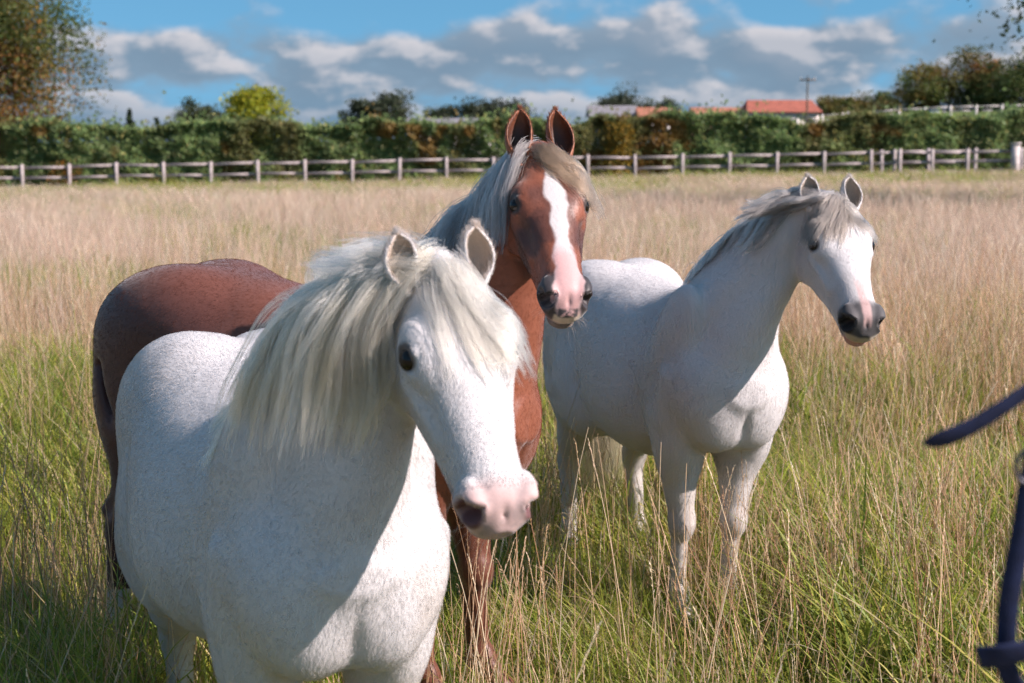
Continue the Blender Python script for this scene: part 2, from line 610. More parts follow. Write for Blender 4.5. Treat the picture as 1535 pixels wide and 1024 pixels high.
# ------------------------------------------------------------------ horses
TRUNK = [  # x, top z, bottom z, half width top, half width bottom (withers height 1.2)
    (-0.665, 0.99, 0.86, 0.05, 0.05), (-0.62, 1.075, 0.76, 0.14, 0.12), (-0.54, 1.15, 0.69, 0.20, 0.19),
    (-0.42, 1.205, 0.63, 0.235, 0.24), (-0.30, 1.215, 0.59, 0.245, 0.27), (-0.15, 1.185, 0.55, 0.255, 0.30),
    (0.0, 1.15, 0.525, 0.255, 0.315), (0.12, 1.145, 0.53, 0.235, 0.305), (0.24, 1.17, 0.555, 0.19, 0.275),
    (0.34, 1.20, 0.59, 0.135, 0.235), (0.44, 1.17, 0.63, 0.14, 0.205), (0.53, 1.07, 0.68, 0.15, 0.175),
    (0.60, 0.98, 0.74, 0.12, 0.13), (0.645, 0.90, 0.80, 0.06, 0.06)]
HEAD = [  # u, vtop, vbot, half width top, half width bottom, in head lengths
    (-0.06, -0.10, -0.20, 0.06, 0.05), (-0.02, -0.045, -0.28, 0.110, 0.08), (0.04, -0.012, -0.38, 0.145, 0.105), (0.12, 0.006, -0.465, 0.170, 0.128),
    (0.22, 0.018, -0.510, 0.200, 0.138), (0.32, 0.016, -0.505, 0.204, 0.138), (0.42, 0.004, -0.465, 0.188, 0.132),
    (0.52, -0.010, -0.415, 0.156, 0.124), (0.62, -0.018, -0.368, 0.132, 0.115), (0.72, -0.022, -0.330, 0.116, 0.107),
    (0.82, -0.018, -0.303, 0.112, 0.101), (0.90, -0.020, -0.284, 0.117, 0.102), (0.955, -0.040, -0.266, 0.108, 0.092),
    (0.99, -0.078, -0.232, 0.082, 0.070), (1.008, -0.125, -0.19, 0.035, 0.035)]


EU = 0.318        # how far down the face the eyes sit, in head lengths


def eye_frame(w, hw=1.0):
    """centre, outward, along and upward directions of an eye, in head axes (head lengths)"""
    ec = np.array([EU, -.088, w * .156 * hw])
    od = nrm(np.array([.15, .52, w * .84]))
    tu = np.array([1.0, -.12, -w * .25]); tu = nrm(tu - od * (tu @ od))
    tv = np.cross(od, tu); tv = tv * np.sign(tv[1])
    return ec, od, tu, tv


class Horse:
    pass


def rot_z(v, a):
    c, s = math.cos(a), math.sin(a)
    v = np.asarray(v, float)
    return np.stack([v[..., 0] * c - v[..., 1] * s, v[..., 0] * s + v[..., 1] * c, v[..., 2]], -1)


def horse_shape(root, yaw, s, ln, poll, psi, theta, roll, L, legs, lean=0.0, hw=1.0, es=1.0, tuck=0.0, nk=1.0, fat=1.0, neck_ctrl=0.5, crest=1.0):
    H = Horse()
    H.root = np.array([root[0], root[1], float(ground_z(root[0], root[1]))]); H.yaw = yaw; H.s = s; H.L = L; H.hw = hw; H.es = es
    S = H.S = SDF()
    sx = s * ln
    tab = [(a * sx, b * s, (c + tuck * (1 if a > -.5 else .3)) * s, d * s * fat, e * s * fat * (1 - tuck)) for a, b, c, d, e in TRUNK]
    S.loft((0, 0, 0), ((1, 0, 0), (0, 0, 1), (0, 1, 0)), tab, k=0.03, n=2.25)
    P = lambda x, y, z: np.array([x * sx, y * s * (0.5 + 0.5 * fat), z * s])
    ax = lambda a: np.array([[math.cos(a), 0, math.sin(a)], [0, 1, 0], [-math.sin(a), 0, math.cos(a)]])
    # croup muscles, spine furrow, shoulders, breast
    for y in (-1, 1):
        S.ell(P(-0.40, y * 0.115, 1.05), np.array([.24, .145, .165]) * s, ax(0.12), 0.06)
        S.ell(P(-0.49, y * 0.125, 0.87), np.array([.17, .125, .26]) * s, ax(-0.10), 0.08)
        S.ell(P(-0.27, y * 0.19, 0.76), np.array([.14, .10, .19]) * s, ax(0.5), 0.08)
        S.ell(P(0.39, y * 0.135, 0.95), np.array([.125, .075, .27]) * s, ax(-0.42), 0.07)
        S.ell(P(0.505, y * 0.125, 0.855), np.array([.10, .085, .125]) * s, ax(-0.2), 0.06)
        S.ell(P(0.548, y * 0.066, 0.79), np.array([.085, .092, .130]) * s, ax(-0.1), 0.07)
        S.ell(P(0.40, y * 0.130, 0.74), np.array([.11, .085, .17]) * s, ax(0.15), 0.05)
        S.ell(P(-0.355, y * 0.165, 1.12), np.array([.05, .035, .035]) * s, None, 0.05)       # point of hip
    for y in (-1, 1):
        S.cone(P(0.235, y * .275, 1.00), P(0.285, y * .255, 0.70), .010 * s, .018 * s, .06, -1)
        S.cone(P(-0.22, y * .285, 0.98), P(-0.155, y * .30, 0.80), .006 * s, .014 * s, .05, -1)
        S.cone(P(-0.155, y * .30, 0.80), P(-0.07, y * .27, 0.60), .014 * s, .018 * s, .05, -1)
        S.cone(P(-0.565, y * .215, 0.93), P(-0.50, y * .225, 0.70), .006 * s, .010 * s, .05, -1)
        S.cone(P(0.465, y * .205, 0.90), P(0.44, y * .195, 0.76), .010 * s, .008 * s, .06)
    S.cone(P(-0.52, 0, 1.185), P(-0.22, 0, 1.245), 0.006, 0.005, 0.03, -1)
    S.cone(P(0.650, 0, 0.86), P(0.60, 0, 0.64), 0.003, 0.004, 0.035, -1)
    S.ell(P(0.560, 0, 0.90), np.array([.085, .115, .13]) * s, None, 0.06)
    # dock of the tail
    S.cone(P(-0.60, 0, 1.09), P(-0.70, 0, 0.98), 0.045 * s, 0.022 * s, 0.05)
    # ---- legs
    H.hooves = []
    for key, y in (('fr', -1), ('fl', 1)):
        dx, dy = legs.get(key, (0, 0))
        def Q(x, yy, z, dx=dx, dy=dy, y=y):
            k = max(0.0, 1 - z / 0.78)
            return P(x, y * yy, z) + np.array([dx, dy, 0]) * k
        S.cone(Q(.385, .115, .74), Q(.385, .115, .60), .088 * s, .070 * s, 0.05)
        S.cone(Q(.375, .115, .64), Q(.385, .108, .43), .074 * s, .039 * s, 0.03)
        S.cone(Q(.405, .122, .62), Q(.395, .114, .46), .048 * s, .034 * s, 0.03)
        S.ell(Q(.394, .108, .395), np.array([.046, .047, .058]) * s, None, 0.025)
        S.ell(Q(.362, .108, .395), np.array([.026, .024, .035]) * s, None, 0.02)
        S.cone(Q(.386, .108, .37), Q(.380, .108, .19), .026 * s, .0225 * s, 0.02)
        S.cone(Q(.358, .108, .35), Q(.352, .108, .18), .018 * s, .017 * s, 0.022)
        S.ell(Q(.376, .108, .160), np.array([.040, .034, .038]) * s, None, 0.02)
        S.ell(Q(.348, .108, .145), np.array([.022, .024, .026]) * s, None, 0.02)
        S.cone(Q(.380, .108, .155), Q(.425, .108, .085), .031 * s, .031 * s, 0.02)
        S.cone(Q(.428, .108, .075), Q(.445, .108, .022), .040 * s, .052 * s, 0.012)
        S.ell(Q(.445, .108, .0), np.array([.2, .2, .018]) * s, None, 0.006, -1)
        H.hooves.append(Q(.44, .108, 0.02))
    for key, y in (('hr', -1), ('hl', 1)):
        dx, dy = legs.get(key, (0, 0))
        def Q(x, yy, z, dx=dx, dy=dy, y=y):
            k = max(0.0, 1 - z / 0.85)
            return P(x, y * yy, z) + np.array([dx, dy, 0]) * k
        S.cone(Q(-.34, .165, .72), Q(-.46, .145, .54), .110 * s, .062 * s, 0.06)
        S.cone(Q(-.50, .140, .72), Q(-.545, .135, .52), .090 * s, .030 * s, 0.05)
        S.cone(Q(-.46, .145, .55), Q(-.535, .135, .455), .058 * s, .046 * s, 0.03)
        S.cone(Q(-.545, .135, .56), Q(-.592, .133, .485), .024 * s, .026 * s, 0.025)
        S.ell(Q(-.550, .134, .435), np.array([.048, .040, .062]) * s, ax(-0.2), 0.025)
        S.cone(Q(-.552, .133, .41), Q(-.535, .133, .19), .034 * s, .028 * s, 0.025)
        S.cone(Q(-.578, .133, .43), Q(-.562, .133, .18), .020 * s, .018 * s, 0.022)
        S.ell(Q(-.540, .133, .160), np.array([.041, .036, .038]) * s, None, 0.02)
        S.ell(Q(-.568, .133, .145), np.array([.022, .024, .026]) * s, None, 0.02)
        S.cone(Q(-.536, .133, .155), Q(-.49, .133, .085), .032 * s, .032 * s, 0.02)
        S.cone(Q(-.487, .133, .075), Q(-.47, .133, .022), .040 * s, .050 * s, 0.012)
        S.ell(Q(-.47, .133, .0), np.array([.2, .2, .018]) * s, None, 0.006, -1)
        H.hooves.append(Q(-.475, .133, 0.02))
    # ---- head frame (given in the world, turned into the horse's own axes)
    f = np.array([math.sin(psi), -math.cos(psi), 0.0]); z = np.array([0, 0, 1.0])
    U = f * math.cos(theta) - z * math.sin(theta)
    Vd = f * math.sin(theta) + z * math.cos(theta)
    Wd = np.cross(z, f)
    c, sn = math.cos(roll), math.sin(roll)
    Vd, Wd = Vd * c + Wd * sn, Wd * c - Vd * sn
    cl_, sl_ = math.cos(lean), math.sin(lean)
    U, Vd, Wd = (np.array([a[0] * cl_ - a[2] * sl_, a[1], a[0] * sl_ + a[2] * cl_]) for a in (U, Vd, Wd))
    U, Vd, Wd = (rot_z(a, -yaw) for a in (U, Vd, Wd))
    O = rot_z(np.asarray(poll, float) - H.root, -yaw)
    M = H.M = np.stack([U, Vd, Wd]); H.O = O
    hp = H.hp = lambda u, v, w: O + L * (u * U + v * Vd + w * hw * Wd)
    # ---- neck
    c0 = P(0.43, 0, 1.03); o0 = P(-0.105, 0, 0.115)
    c1 = hp(-0.03, -0.185, 0); o1 = (hp(-0.03, -0.055, 0) - hp(-0.01, -0.315, 0)) * 0.5
    dist = np.linalg.norm(c1 - c0)
    cc = c0 + nrm(np.array([0.62, 0, 0.80])) * dist * neck_ctrl
    ts = np.linspace(0, 1, 9)
    C = np.array([(1 - t) ** 2 * c0 + 2 * t * (1 - t) * cc + t * t * c1 for t in ts])
    Oo = np.array([o0 * (1 - t) + o1 * t for t in ts]); ln_ = np.linalg.norm(o0) * (1 - ts) + np.linalg.norm(o1) * ts
    Oo = nrm(Oo) * ln_[:, None]
    q = L / 0.48
    rc = np.interp(ts, [0, .5, .8, 1], [.138 * s, .076 * s, .050 * s, .040 * q])
    rk = np.interp(ts, [0, .5, 1], [.055 * s, .042 * s * crest, .034 * q])
    rt = np.interp(ts, [0, .5, 1], [.110 * s, .064 * s, .038 * q])
    rc, rk, rt = (r_ * (1 - (1 - nk) * np.sin(np.pi * np.clip(ts * .8 + .1, 0, 1))) for r_ in (rc, rk, rt))
    ck, ct = C + Oo * 0.92, C - Oo * 0.86
    for i in range(8):
        kk = 0.06 - 0.03 * ts[i]
        S.cone(C[i], C[i + 1], rc[i], rc[i + 1], kk)
        S.cone(ck[i], ck[i + 1], rk[i], rk[i + 1], kk)
        S.cone(ct[i], ct[i + 1], rt[i], rt[i + 1], kk)
        m0, m1 = (C[i] + ck[i]) / 2, (C[i + 1] + ck[i + 1]) / 2
        S.cone(m0, m1, (rc[i] + rk[i]) * .47, (rc[i + 1] + rk[i + 1]) * .47, kk)
    H.crest = ck + nrm(Oo) * rk[:, None]; H.crest_up = nrm(Oo); H.neck_c = C
    # ---- head
    S.loft(O, M, [(r[0] * L, r[1] * L, r[2] * L * (.4 + .6 * hw), r[3] * L * hw, r[4] * L * hw) for r in HEAD], k=0.03, n=2.35)
    E = lambda u, v, w, ru, rv, rw, k=.03, sign=1, tilt=0.0, yawt=0.0: S.ell(
        hp(u, v, w), np.array([ru, rv, rw * hw]) * L,
        (lambda a, b: np.stack([math.cos(a) * (math.cos(b) * U + math.sin(b) * Wd) + math.sin(a) * Vd,
                                -math.sin(a) * (math.cos(b) * U + math.sin(b) * Wd) + math.cos(a) * Vd,
                                math.cos(b) * Wd - math.sin(b) * U]))(tilt, yawt), k * L, sign)
    for w in (-1, 1):
        E(.225, -.325, w * .116, .170, .175, .068, .05)                   # cheek
        S.cone(hp(.37, -.165, w * .165), hp(.62, -.165, w * .112), .030 * L, .016 * L, .045 * L)   # facial crest
        E(.185, -.020, w * .185, .045, .030, .025, .05, -1)               # hollow above the eye
        E(.52, -.095, w * .178, .10, .035, .030, .06, -1)                 # hollow before the eye
        S.cone(hp(.020, -.26, w * .150), hp(.065, -.50, w * .125), .008 * L, .028 * L, .05 * L, -1)   # behind the jaw
        # eye: brow, opening, lids
        ec, od, tu, tv = eye_frame(w, hw)
        at_e = lambda a, b, c: O + M.T @ (L * (ec + (tu * a + tv * b) * es + od * c))
        EM = np.stack([tu, tv, od]) @ M
        S.ell(at_e(-.005, .026, -.012), np.array([.105, .060, .048]) * L * es, EM, .07 * L)
        S.ell(at_e(0, 0, .052), np.array([.056 * es, .036 * es, .042]) * L, EM, .012 * L, -1)
        S.cone(at_e(-.052, -.004, .026), at_e(-.004, .036, .038), .011 * L, .014 * L, .018 * L)
        S.cone(at_e(-.004, .036, .038), at_e(.052, -.006, .022), .014 * L, .010 * L, .018 * L)
        S.cone(at_e(-.048, -.012, .024), at_e(.004, -.036, .030), .009 * L, .010 * L, .018 * L)
        S.cone(at_e(.004, -.036, .030), at_e(.052, -.010, .022), .010 * L, .009 * L, .018 * L)
        # nostrils
        E(.902, -.108, w * .094, .082, .074, .048, .035, tilt=0.25)
        S.cone(hp(.845, -.056, w * .094), hp(.940, -.060, w * .080), .012 * L, .015 * L, .04 * L)
        E(.950, -.104, w * .122, .064, .040, .070, .014, -1, tilt=0.95, yawt=-w * 0.62)
        E(.905, -.078, w * .140, .030, .017, .030, .018, -1, tilt=0.6, yawt=-w * 0.4)
    E(.958, -.165, 0, .050, .060, .088, .04)                              # upper lip
    E(.935, -.262, 0, .058, .034, .070, .02)                              # lower lip
    E(.860, -.292, 0, .066, .038, .062, .03)                              # chin
    S.cone(hp(1.02, -.240, 0), hp(.90, -.236, 0), .008 * L, .008 * L, .016 * L, -1)
    for w in (-1, 1):
        S.cone(hp(.985, -.240, w * .055), hp(.90, -.233, w * .100), .0075 * L, .007 * L, .016 * L, -1)
        S.cone(hp(.90, -.233, w * .100), hp(.79, -.215, w * .106), .007 * L, .005 * L, .016 * L, -1)
    S.cone(hp(.955, -.02, 0), hp(.99, -.16, 0), .004 * L, .006 * L, .03 * L, -1)
    return H


def ear_mesh(b, e, fdir, length, width, lean):
    """a cupped horse ear with an outer and an inner skin"""
    e = nrm(e); fdir = nrm(fdir - e * (fdir @ e)); side = np.cross(e, fdir)
    nT, nA = 18, 17
    tt = np.linspace(0, 1, nT)
    prof = np.interp(tt, [0, .18, .45, .62, .80, .92, 1], [.60, .74, .98, 1.0, .80, .44, .06])
    amax = np.interp(tt, [0, .15, .4, 1], [2.95, 2.65, 2.15, 1.75])
    V, Fc, inner = [], [], []
    for shell in (0, 1):
        for i, t in enumerate(tt):
            r = width * prof[i] - shell * min(0.0045, width * prof[i] * 0.6)
            for a in np.linspace(-1, 1, nA):
                an = a * amax[i]
                bend = lean * (t ** 2) * length * 0.22
                p = b + e * (length * t - shell * 0.003 * t) + side * (math.sin(an) * r + bend) - fdir * (math.cos(an) * r * 0.85 - 0.10 * length * t * t)
                V.append(p); inner.append(shell)
    off = nT * nA
    for i in range(nT - 1):
        for j in range(nA - 1):
            a = i * nA + j
            Fc.append((a, a + 1, a + nA + 1, a + nA))
            Fc.append((off + a, off + a + nA, off + a + nA + 1, off + a + 1))
        for j in (0, nA - 1):
            a = i * nA + j
            Fc.append((a, a + nA, off + a + nA, off + a) if j == 0 else (a, off + a, off + a + nA, a + nA))
    a = (nT - 1) * nA
    for j in range(nA - 1):
        Fc.append((a + j, a + j + 1, off + a + j + 1, off + a + j))
    return np.array(V), Fc, np.array(inner)


def build_horse(name, H, coat, colour, ears, eye_col, label, category='horse', res=0.0135):
    S, L = H.S, H.L
    Fv, lo = S.grid(res)
    V, Q = surface_nets(Fv, lo, res)
    V = relax(V, Q, 2)
    V = S.project(V, 2)
    V, Q = subdiv_quads(V, Q)
    V = relax(V, Q, 1)
    V = S.project(V, 1)
    bm = bmesh.new()
    bv = [bm.verts.new(v) for v in V]
    for f in Q:
        try: bm.faces.new([bv[i] for i in f])
        except ValueError: pass
    hq = (V - H.O) @ H.M.T / L
    mk = (hq[:, 0] > -0.1) & (hq[:, 0] < 1.1) & (np.abs(hq[:, 1] + 0.2) < 0.36) & (np.abs(hq[:, 2]) < 0.28)
    bm.verts.index_update()
    ed = [e for e in bm.edges if mk[e.verts[0].index] and mk[e.verts[1].index]]
    bmesh.ops.subdivide_edges(bm, edges=ed, cuts=1, use_grid_fill=True)
    bm.verts.ensure_lookup_table()
    V = np.array([v.co for v in bm.verts])
    hq = (V - H.O) @ H.M.T / L
    mk = (hq[:, 0] > -0.12) & (hq[:, 0] < 1.12) & (np.abs(hq[:, 1] + 0.2) < 0.38) & (np.abs(hq[:, 2]) < 0.3)
    V[mk] = S.project(V[mk], 2)
    nb = len(V)
    for v, c in zip(bm.verts, V): v.co = c
    inner = np.zeros(nb)
    earid = np.zeros(nb)
    for (b, e, fd, ln, wd, lean) in ears:
        EV, EF, inn = ear_mesh(b, e, fd, ln, wd, lean)
        ev = [bm.verts.new(v) for v in EV]
        for f in EF: bm.faces.new([ev[i] for i in f])
        inner = np.concatenate([inner, inn]); earid = np.concatenate([earid, np.linspace(0.01, 1, len(EV) // 2), np.linspace(0.01, 1, len(EV) // 2)])
    bm.normal_update()
    me = bpy.data.meshes.new(name)
    bm.to_mesh(me); bm.free()
    me.polygons.foreach_set('use_smooth', np.ones(len(me.polygons), bool))
    V = np.zeros(len(me.vertices) * 3, np.float32); me.vertices.foreach_get('co', V); V = V.reshape(-1, 3).astype(float)
    Nn = np.zeros(len(V) * 3, np.float32); me.vertices.foreach_get('normal', Nn); Nn = Nn.reshape(-1, 3)
    hq = (V - H.O) @ H.M.T / L / np.array([1, 1, H.hw])
    body = np.arange(len(V)) < nb
    far_h = np.where((hq[:, 0] > -.05) & (np.abs(hq[:, 2]) < .3) & (hq[:, 1] > -.6), .25, 1.0)
    lump = (fbm(V, 7.0, 201, 3) - .5) * .007 + (fbm(V * np.array([.5, 1, 1]), 22.0, 203, 2) - .5) * .0028
    V = V + Nn * (lump * far_h * body * sstep(.25, .5, V[:, 2]))[:, None]
    me.vertices.foreach_set('co', V.astype(np.float32).ravel()); me.update()
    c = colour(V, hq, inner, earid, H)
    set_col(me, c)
    hdm = in_head(hq)
    sp = np.zeros((len(V), 3))
    sp[:, 0] = np.where(hdm, .0, .9 * sstep(.42, .62, fbm(V, 2.6, 55, 2)))
    sp[:, 1] = hdm * sstep(.02, -.08, hq[:, 1]) * sstep(.60, .50, hq[:, 0]) * sstep(.22, .30, hq[:, 0]) * sstep(.40, .55, fbm(V, 11, 12, 2)) * (np.abs(hq[:, 2]) > .06) * (hq[:, 1] > -.42)
    set_col(me, sp, 'spots')
    me.materials.append(coat)
    o = link(bpy.data.objects.new(name, me))
    o.location = H.root; o.rotation_euler = (0, 0, H.yaw)
    tag(o, label, category)
    H.obj = o; H.V = V; H.N = Nn; H.C = c; H.hq = hq; H.nb = nb; H.earid = earid; H.inner = inner
    # eyes
    for w in (-1, 1):
        r = 0.051 * L * H.es
        n1, n2 = 16, 24
        ec, od, tu, tv = eye_frame(w, H.hw)
        cen = H.O + H.M.T @ (L * (ec - od * .051 * (H.es - 1)))
        outd, sd, up = (H.M.T @ a for a in (od, tu, tv))
        EV, EC = [], []
        for i in range(n1 + 1):
            th = math.pi * i / n1
            for j in range(n2):
                ph = 2 * math.pi * j / n2
                d = outd * math.cos(th) + (up * math.cos(ph) + sd * math.sin(ph)) * math.sin(th)
                EV.append(cen + d * r * (1.06 if th < 0.6 else 1.0))
                pup = math.hypot(math.sin(th) * math.cos(ph) / 0.34, math.sin(th) * math.sin(ph) / 0.5)
                EC.append((0.004, 0.004, 0.005) if pup < 1 else (eye_col if th < 0.95 else ((0.10, 0.07, 0.06) if th < 1.2 else (0.35, 0.28, 0.26))))
        EF = np.array([[i * n2 + j, (i + 1) * n2 + j, (i + 1) * n2 + (j + 1) % n2, i * n2 + (j + 1) % n2] for i in range(n1) for j in range(n2)])
        mesh_obj('eye', EV, EF, MAT['eye'], o, True, np.array(EC))
    return o


def mane(H, name, n, guides, colr, mat, length, side, stand=0.25, t0=0.0, t1=1.0, wind=(0, 0, 0), seed=1, spread=0.011,
         rad=0.0005, curl=0.35, colvar=0.18, grav=0.36, lenvar=0.3, lift=None, colr2=None, clump=0.75, back=0.0, mess=0.05):
    rg = np.random.default_rng(seed)
    # t runs from the withers (0) to the poll (1)
    t = np.sort(rg.uniform(t0, t1, guides))
    x = t * (len(H.crest) - 1); i = np.clip(x.astype(int), 0, len(H.crest) - 2); f = (x - i)[:, None]
    p = H.crest[i] * (1 - f) + H.crest[i + 1] * f
    up = nrm(H.crest_up[i] * (1 - f) + H.crest_up[i + 1] * f)
    tan = nrm(H.crest[i + 1] - H.crest[i])
    lat = nrm(np.cross(up, tan))       # horse's left is +y
    lat = lat * np.where(lat[:, 1:2] * 1 < 0, -1, 1)
    p = p + lat * rg.normal(0, 0.012, (guides, 1))
    p = H.S.project(p, 3)
    sd = np.where(rg.random(guides) < 0.93, side, -side)[:, None] if side else rg.choice([-1.0, 1.0], (guides, 1))
    d0 = up * stand + lat * sd * (1.0 + 0.2 * rg.normal(size=(guides, 1))) + tan * (rg.normal(-0.1, 0.15, (guides, 1)) - back * t[:, None] ** 3)
    ln = (np.interp(t, np.linspace(0, 1, len(length)), length)) * rg.uniform(0.75, 1.1, guides)
    wl = rot_z(np.array([wind]), -H.yaw)
    wv = np.repeat(wl, guides, 0)
    if lift is not None:
        wv = wv * lift(t, rg)[:, None]
    G = grow(H.S, p - up * 0.004, d0, ln, np.array([[0, 0, -grav]]), wv, 16, 1.0, 0.007, curl, seed, mess)
    K, gi = thicken(G, n, spread, seed + 5, clump, lenvar)
    base = np.asarray(colr, float)[None] * (1 + rg.normal(0, colvar, (n, 1)))
    lock = vnoise(np.stack([gi * 0.35, gi * 0.0, gi * 0.0], -1), 1.0, seed)[:, None]
    if colr2 is not None:
        m = np.clip(lock * 1.8 - 0.4 + rg.normal(0, .15, (n, 1)), 0, 1)
        base = base * (1 - m) + np.asarray(colr2)[None] * m
    base = base * (0.85 + 0.3 * lock)
    return hair_obj(name, K, rad, rad * 0.35, np.clip(base, 0.01, 0.95), mat, H.obj)


def forelock(H, n, guides, colr, mat, length, side, wind, seed=3, colvar=0.15, colr2=None, rad=0.00045, bias=0.0, spread=0.008, grav=0.34):
    rg = np.random.default_rng(seed)
    u = rg.uniform(-0.035, 0.05, guides); w = rg.normal(bias, 0.045, guides)
    p = H.O + H.L * (u[:, None] * H.M[0] + 0.0 * H.M[1] + w[:, None] * H.M[2])
    p = H.S.project(p, 5)
    dirn = np.sign(side) if side else 1
    sgn = side + rg.normal(0, 0.35, guides) + w * 3.0
    d0 = 0.8 * H.M[0] + 0.55 * H.M[1] + sgn[:, None] * H.M[2]
    order = np.argsort(sgn); p, d0 = p[order], d0[order]
    wl = rot_z(np.array([wind]), -H.yaw)
    G = grow(H.S, p, d0, length * rg.uniform(.6, 1.1, guides), np.array([[0, 0, -grav]]), np.repeat(wl, guides, 0), 14, 1.0, 0.006, 0.25, seed, 0.07)
    K, gi = thicken(G, n, spread, seed + 9, 0.7, 0.35)
    lock = vnoise(np.stack([gi * 0.4, gi * 0.0, gi * 0.0], -1), 1.0, seed)[:, None]
    base = np.asarray(colr, float)[None] * (1 + rg.normal(0, colvar, (n, 1)))
    if colr2 is not None:
        m = np.clip(lock * 1.8 - 0.4, 0, 1)
        base = base * (1 - m) + np.asarray(colr2)[None] * m
    base = base * (0.85 + 0.3 * lock)
    return hair_obj('forelock', K, rad, rad * 0.35, np.clip(base, 0.01, 0.95), mat, H.obj)


def tail(H, n, colr, mat, length=0.75, seed=11, wind=(0, 0, 0), rad=0.0004):
    rg = np.random.default_rng(seed)
    g = 160
    s = H.s
    dock0 = np.array([-0.66 * s, 0, 1.05 * s]); dock0[0] = -0.66 * s * H.ln; dock1 = np.array([-0.70 * s * H.ln, 0, 0.97 * s])
    f = rg.random((g, 1))
    p = dock0 * (1 - f) + dock1 * f + rg.normal(0, 0.016, (g, 3))
    d0 = np.array([[-0.9, 0, 0.1]]) + rg.normal(0, .16, (g, 3))
    wl = rot_z(np.array([wind]), -H.yaw)
    G = grow(H.S, p, d0, length * rg.uniform(.75, 1.1, g), np.array([[0, 0, -0.5]]), np.repeat(wl, g, 0), 14, 1.0, 0.01, 0.15, seed)
    K, gi = thicken(G, n, 0.014, seed + 2, 0.4, 0.4)
    base = np.asarray(colr, float)[None] * (1 + rg.normal(0, .2, (n, 1)))
    return hair_obj('tail', K, rad, rad * 0.4, np.clip(base, .01, .95), mat, H.obj)


def fur(H, n, mat, length=0.013, rad=0.0004, seed=21, keep=None, bright=1.12, lift=0.18):
    """short coat hairs lying along the growth direction"""
    rg = np.random.default_rng(seed)
    me = H.obj.data
    me.calc_loop_triangles()
    T = np.zeros(len(me.loop_triangles) * 3, np.int32); me.loop_triangles.foreach_get('vertices', T); T = T.reshape(-1, 3)
    T = T[(T < H.nb).all(1)]
    V, C = H.V, np.asarray(H.C)
    ar = np.linalg.norm(np.cross(V[T[:, 1]] - V[T[:, 0]], V[T[:, 2]] - V[T[:, 0]]), axis=1)
    q = H.hq[T].mean(1)
    head = (q[:, 0] > 0.0) & (q[:, 0] < 1.1) & (np.abs(q[:, 2]) < .3) & (q[:, 1] > -.6) & (q[:, 1] < .2)
    skin = C[T][:, :, 3].mean(1)
    dens = ar * np.where(head, 2.2, 1.0) * np.where(skin < 0.5, 0.0, 1.0) * np.where(V[T].mean(1)[:, 2] < 0.25, 0.3, 1.0)
    if keep is not None:
        dens = dens * keep(V[T].mean(1), H.N[T].mean(1))
    cs = np.cumsum(dens); idx = np.searchsorted(cs, rg.random(n) * cs[-1])
    t = T[idx]
    a = rg.random((n, 2)); sw = a.sum(1) > 1; a[sw] = 1 - a[sw]
    b = np.stack([1 - a.sum(1), a[:, 0], a[:, 1]], 1)
    p = (V[t] * b[..., None]).sum(1); nn = nrm((H.N[t] * b[..., None]).sum(1)); c = (C[t][..., :3] * b[..., None]).sum(1)
    hd = head[idx][:, None]
    flow = np.where(hd, H.M[0] * 0.8 - H.M[1] * 0.15, np.array([-0.62, 0.0, -0.75]))
    sw = np.stack([vnoise(p, 5.5, 30 + j) - .5 for j in range(3)], -1)
    flow = flow + .35 * sw + rg.normal(0, .16, (n, 3))
    flow = nrm(flow - nn * (flow * nn).sum(1, keepdims=True))
    ln = length * rg.uniform(.6, 1.3, (n, 1)) * np.where(hd, 0.55, 1.0)
    li = lift * rg.uniform(.5, 1.4, (n, 1))
    p1 = p + (flow * .5 + nn * li * .7) * ln
    p2 = p + (flow * 1.0 + nn * li * .75) * ln
    pts = np.stack([p - nn * .001, p1, p2], 1)
    lum = bright * (1 + rg.normal(0, .04, (n, 1)))
    return hair_obj('coat_hair', pts, rad, rad * .3, np.clip(c * lum, .005, .95), mat, H.obj)


def ear_fur(H, n, mat, seed):
    """soft hair on and inside the ears"""
    rg = np.random.default_rng(seed)
    idx = rg.integers(H.nb, len(H.V), n)
    p = H.V[idx] + rg.normal(0, .0012, (n, 3)); nn = nrm(H.N[idx]); c = np.asarray(H.C)[idx][:, :3]
    up = nrm(-H.M[0] * .9 + H.M[1] * .25)
    d = nrm(nn * rg.uniform(.15, .8, (n, 1)) + up + rg.normal(0, .25, (n, 3)))
    inn = H.inner[idx][:, None] > .5
    ln = rg.uniform(.005, .012, (n, 1)) * np.where(inn, 1.7, 1.0)
    pts = np.stack([p, p + d * ln * .5, p + nrm(d + up * .4) * ln], 1)
    lift = 0.7 * np.asarray(H.C)[:H.nb, :3].mean(0) + .3 * c
    cc = np.where(rg.random((n, 1)) < .55, c * 1.15, lift)
    return hair_obj('ear_hair', pts, .00026, .0001, np.clip(cc, .005, .9), mat, H.obj)


def whiskers(H, n, colr, mat, seed):
    rg = np.random.default_rng(seed)
    u = rg.uniform(.84, .99, n); w = rg.normal(0, .07, n)
    p = H.O + H.L * (u[:, None] * H.M[0] + rg.uniform(-.31, -.20, (n, 1)) * H.M[1] + w[:, None] * H.M[2])
    p = H.S.project(p, 6)
    g = nrm(H.S.grad(p))
    d = nrm(g + rg.normal(0, .35, (n, 3)) + H.M[0] * .3)
    ln = rg.uniform(.02, .05, (n, 1))
    pts = np.stack([p, p + d * ln * .5, p + d * ln + np.array([0, 0, -.008])], 1)
    return hair_obj('whiskers', pts, .00028, .00008, np.tile(colr, (n, 1)), mat, H.obj)


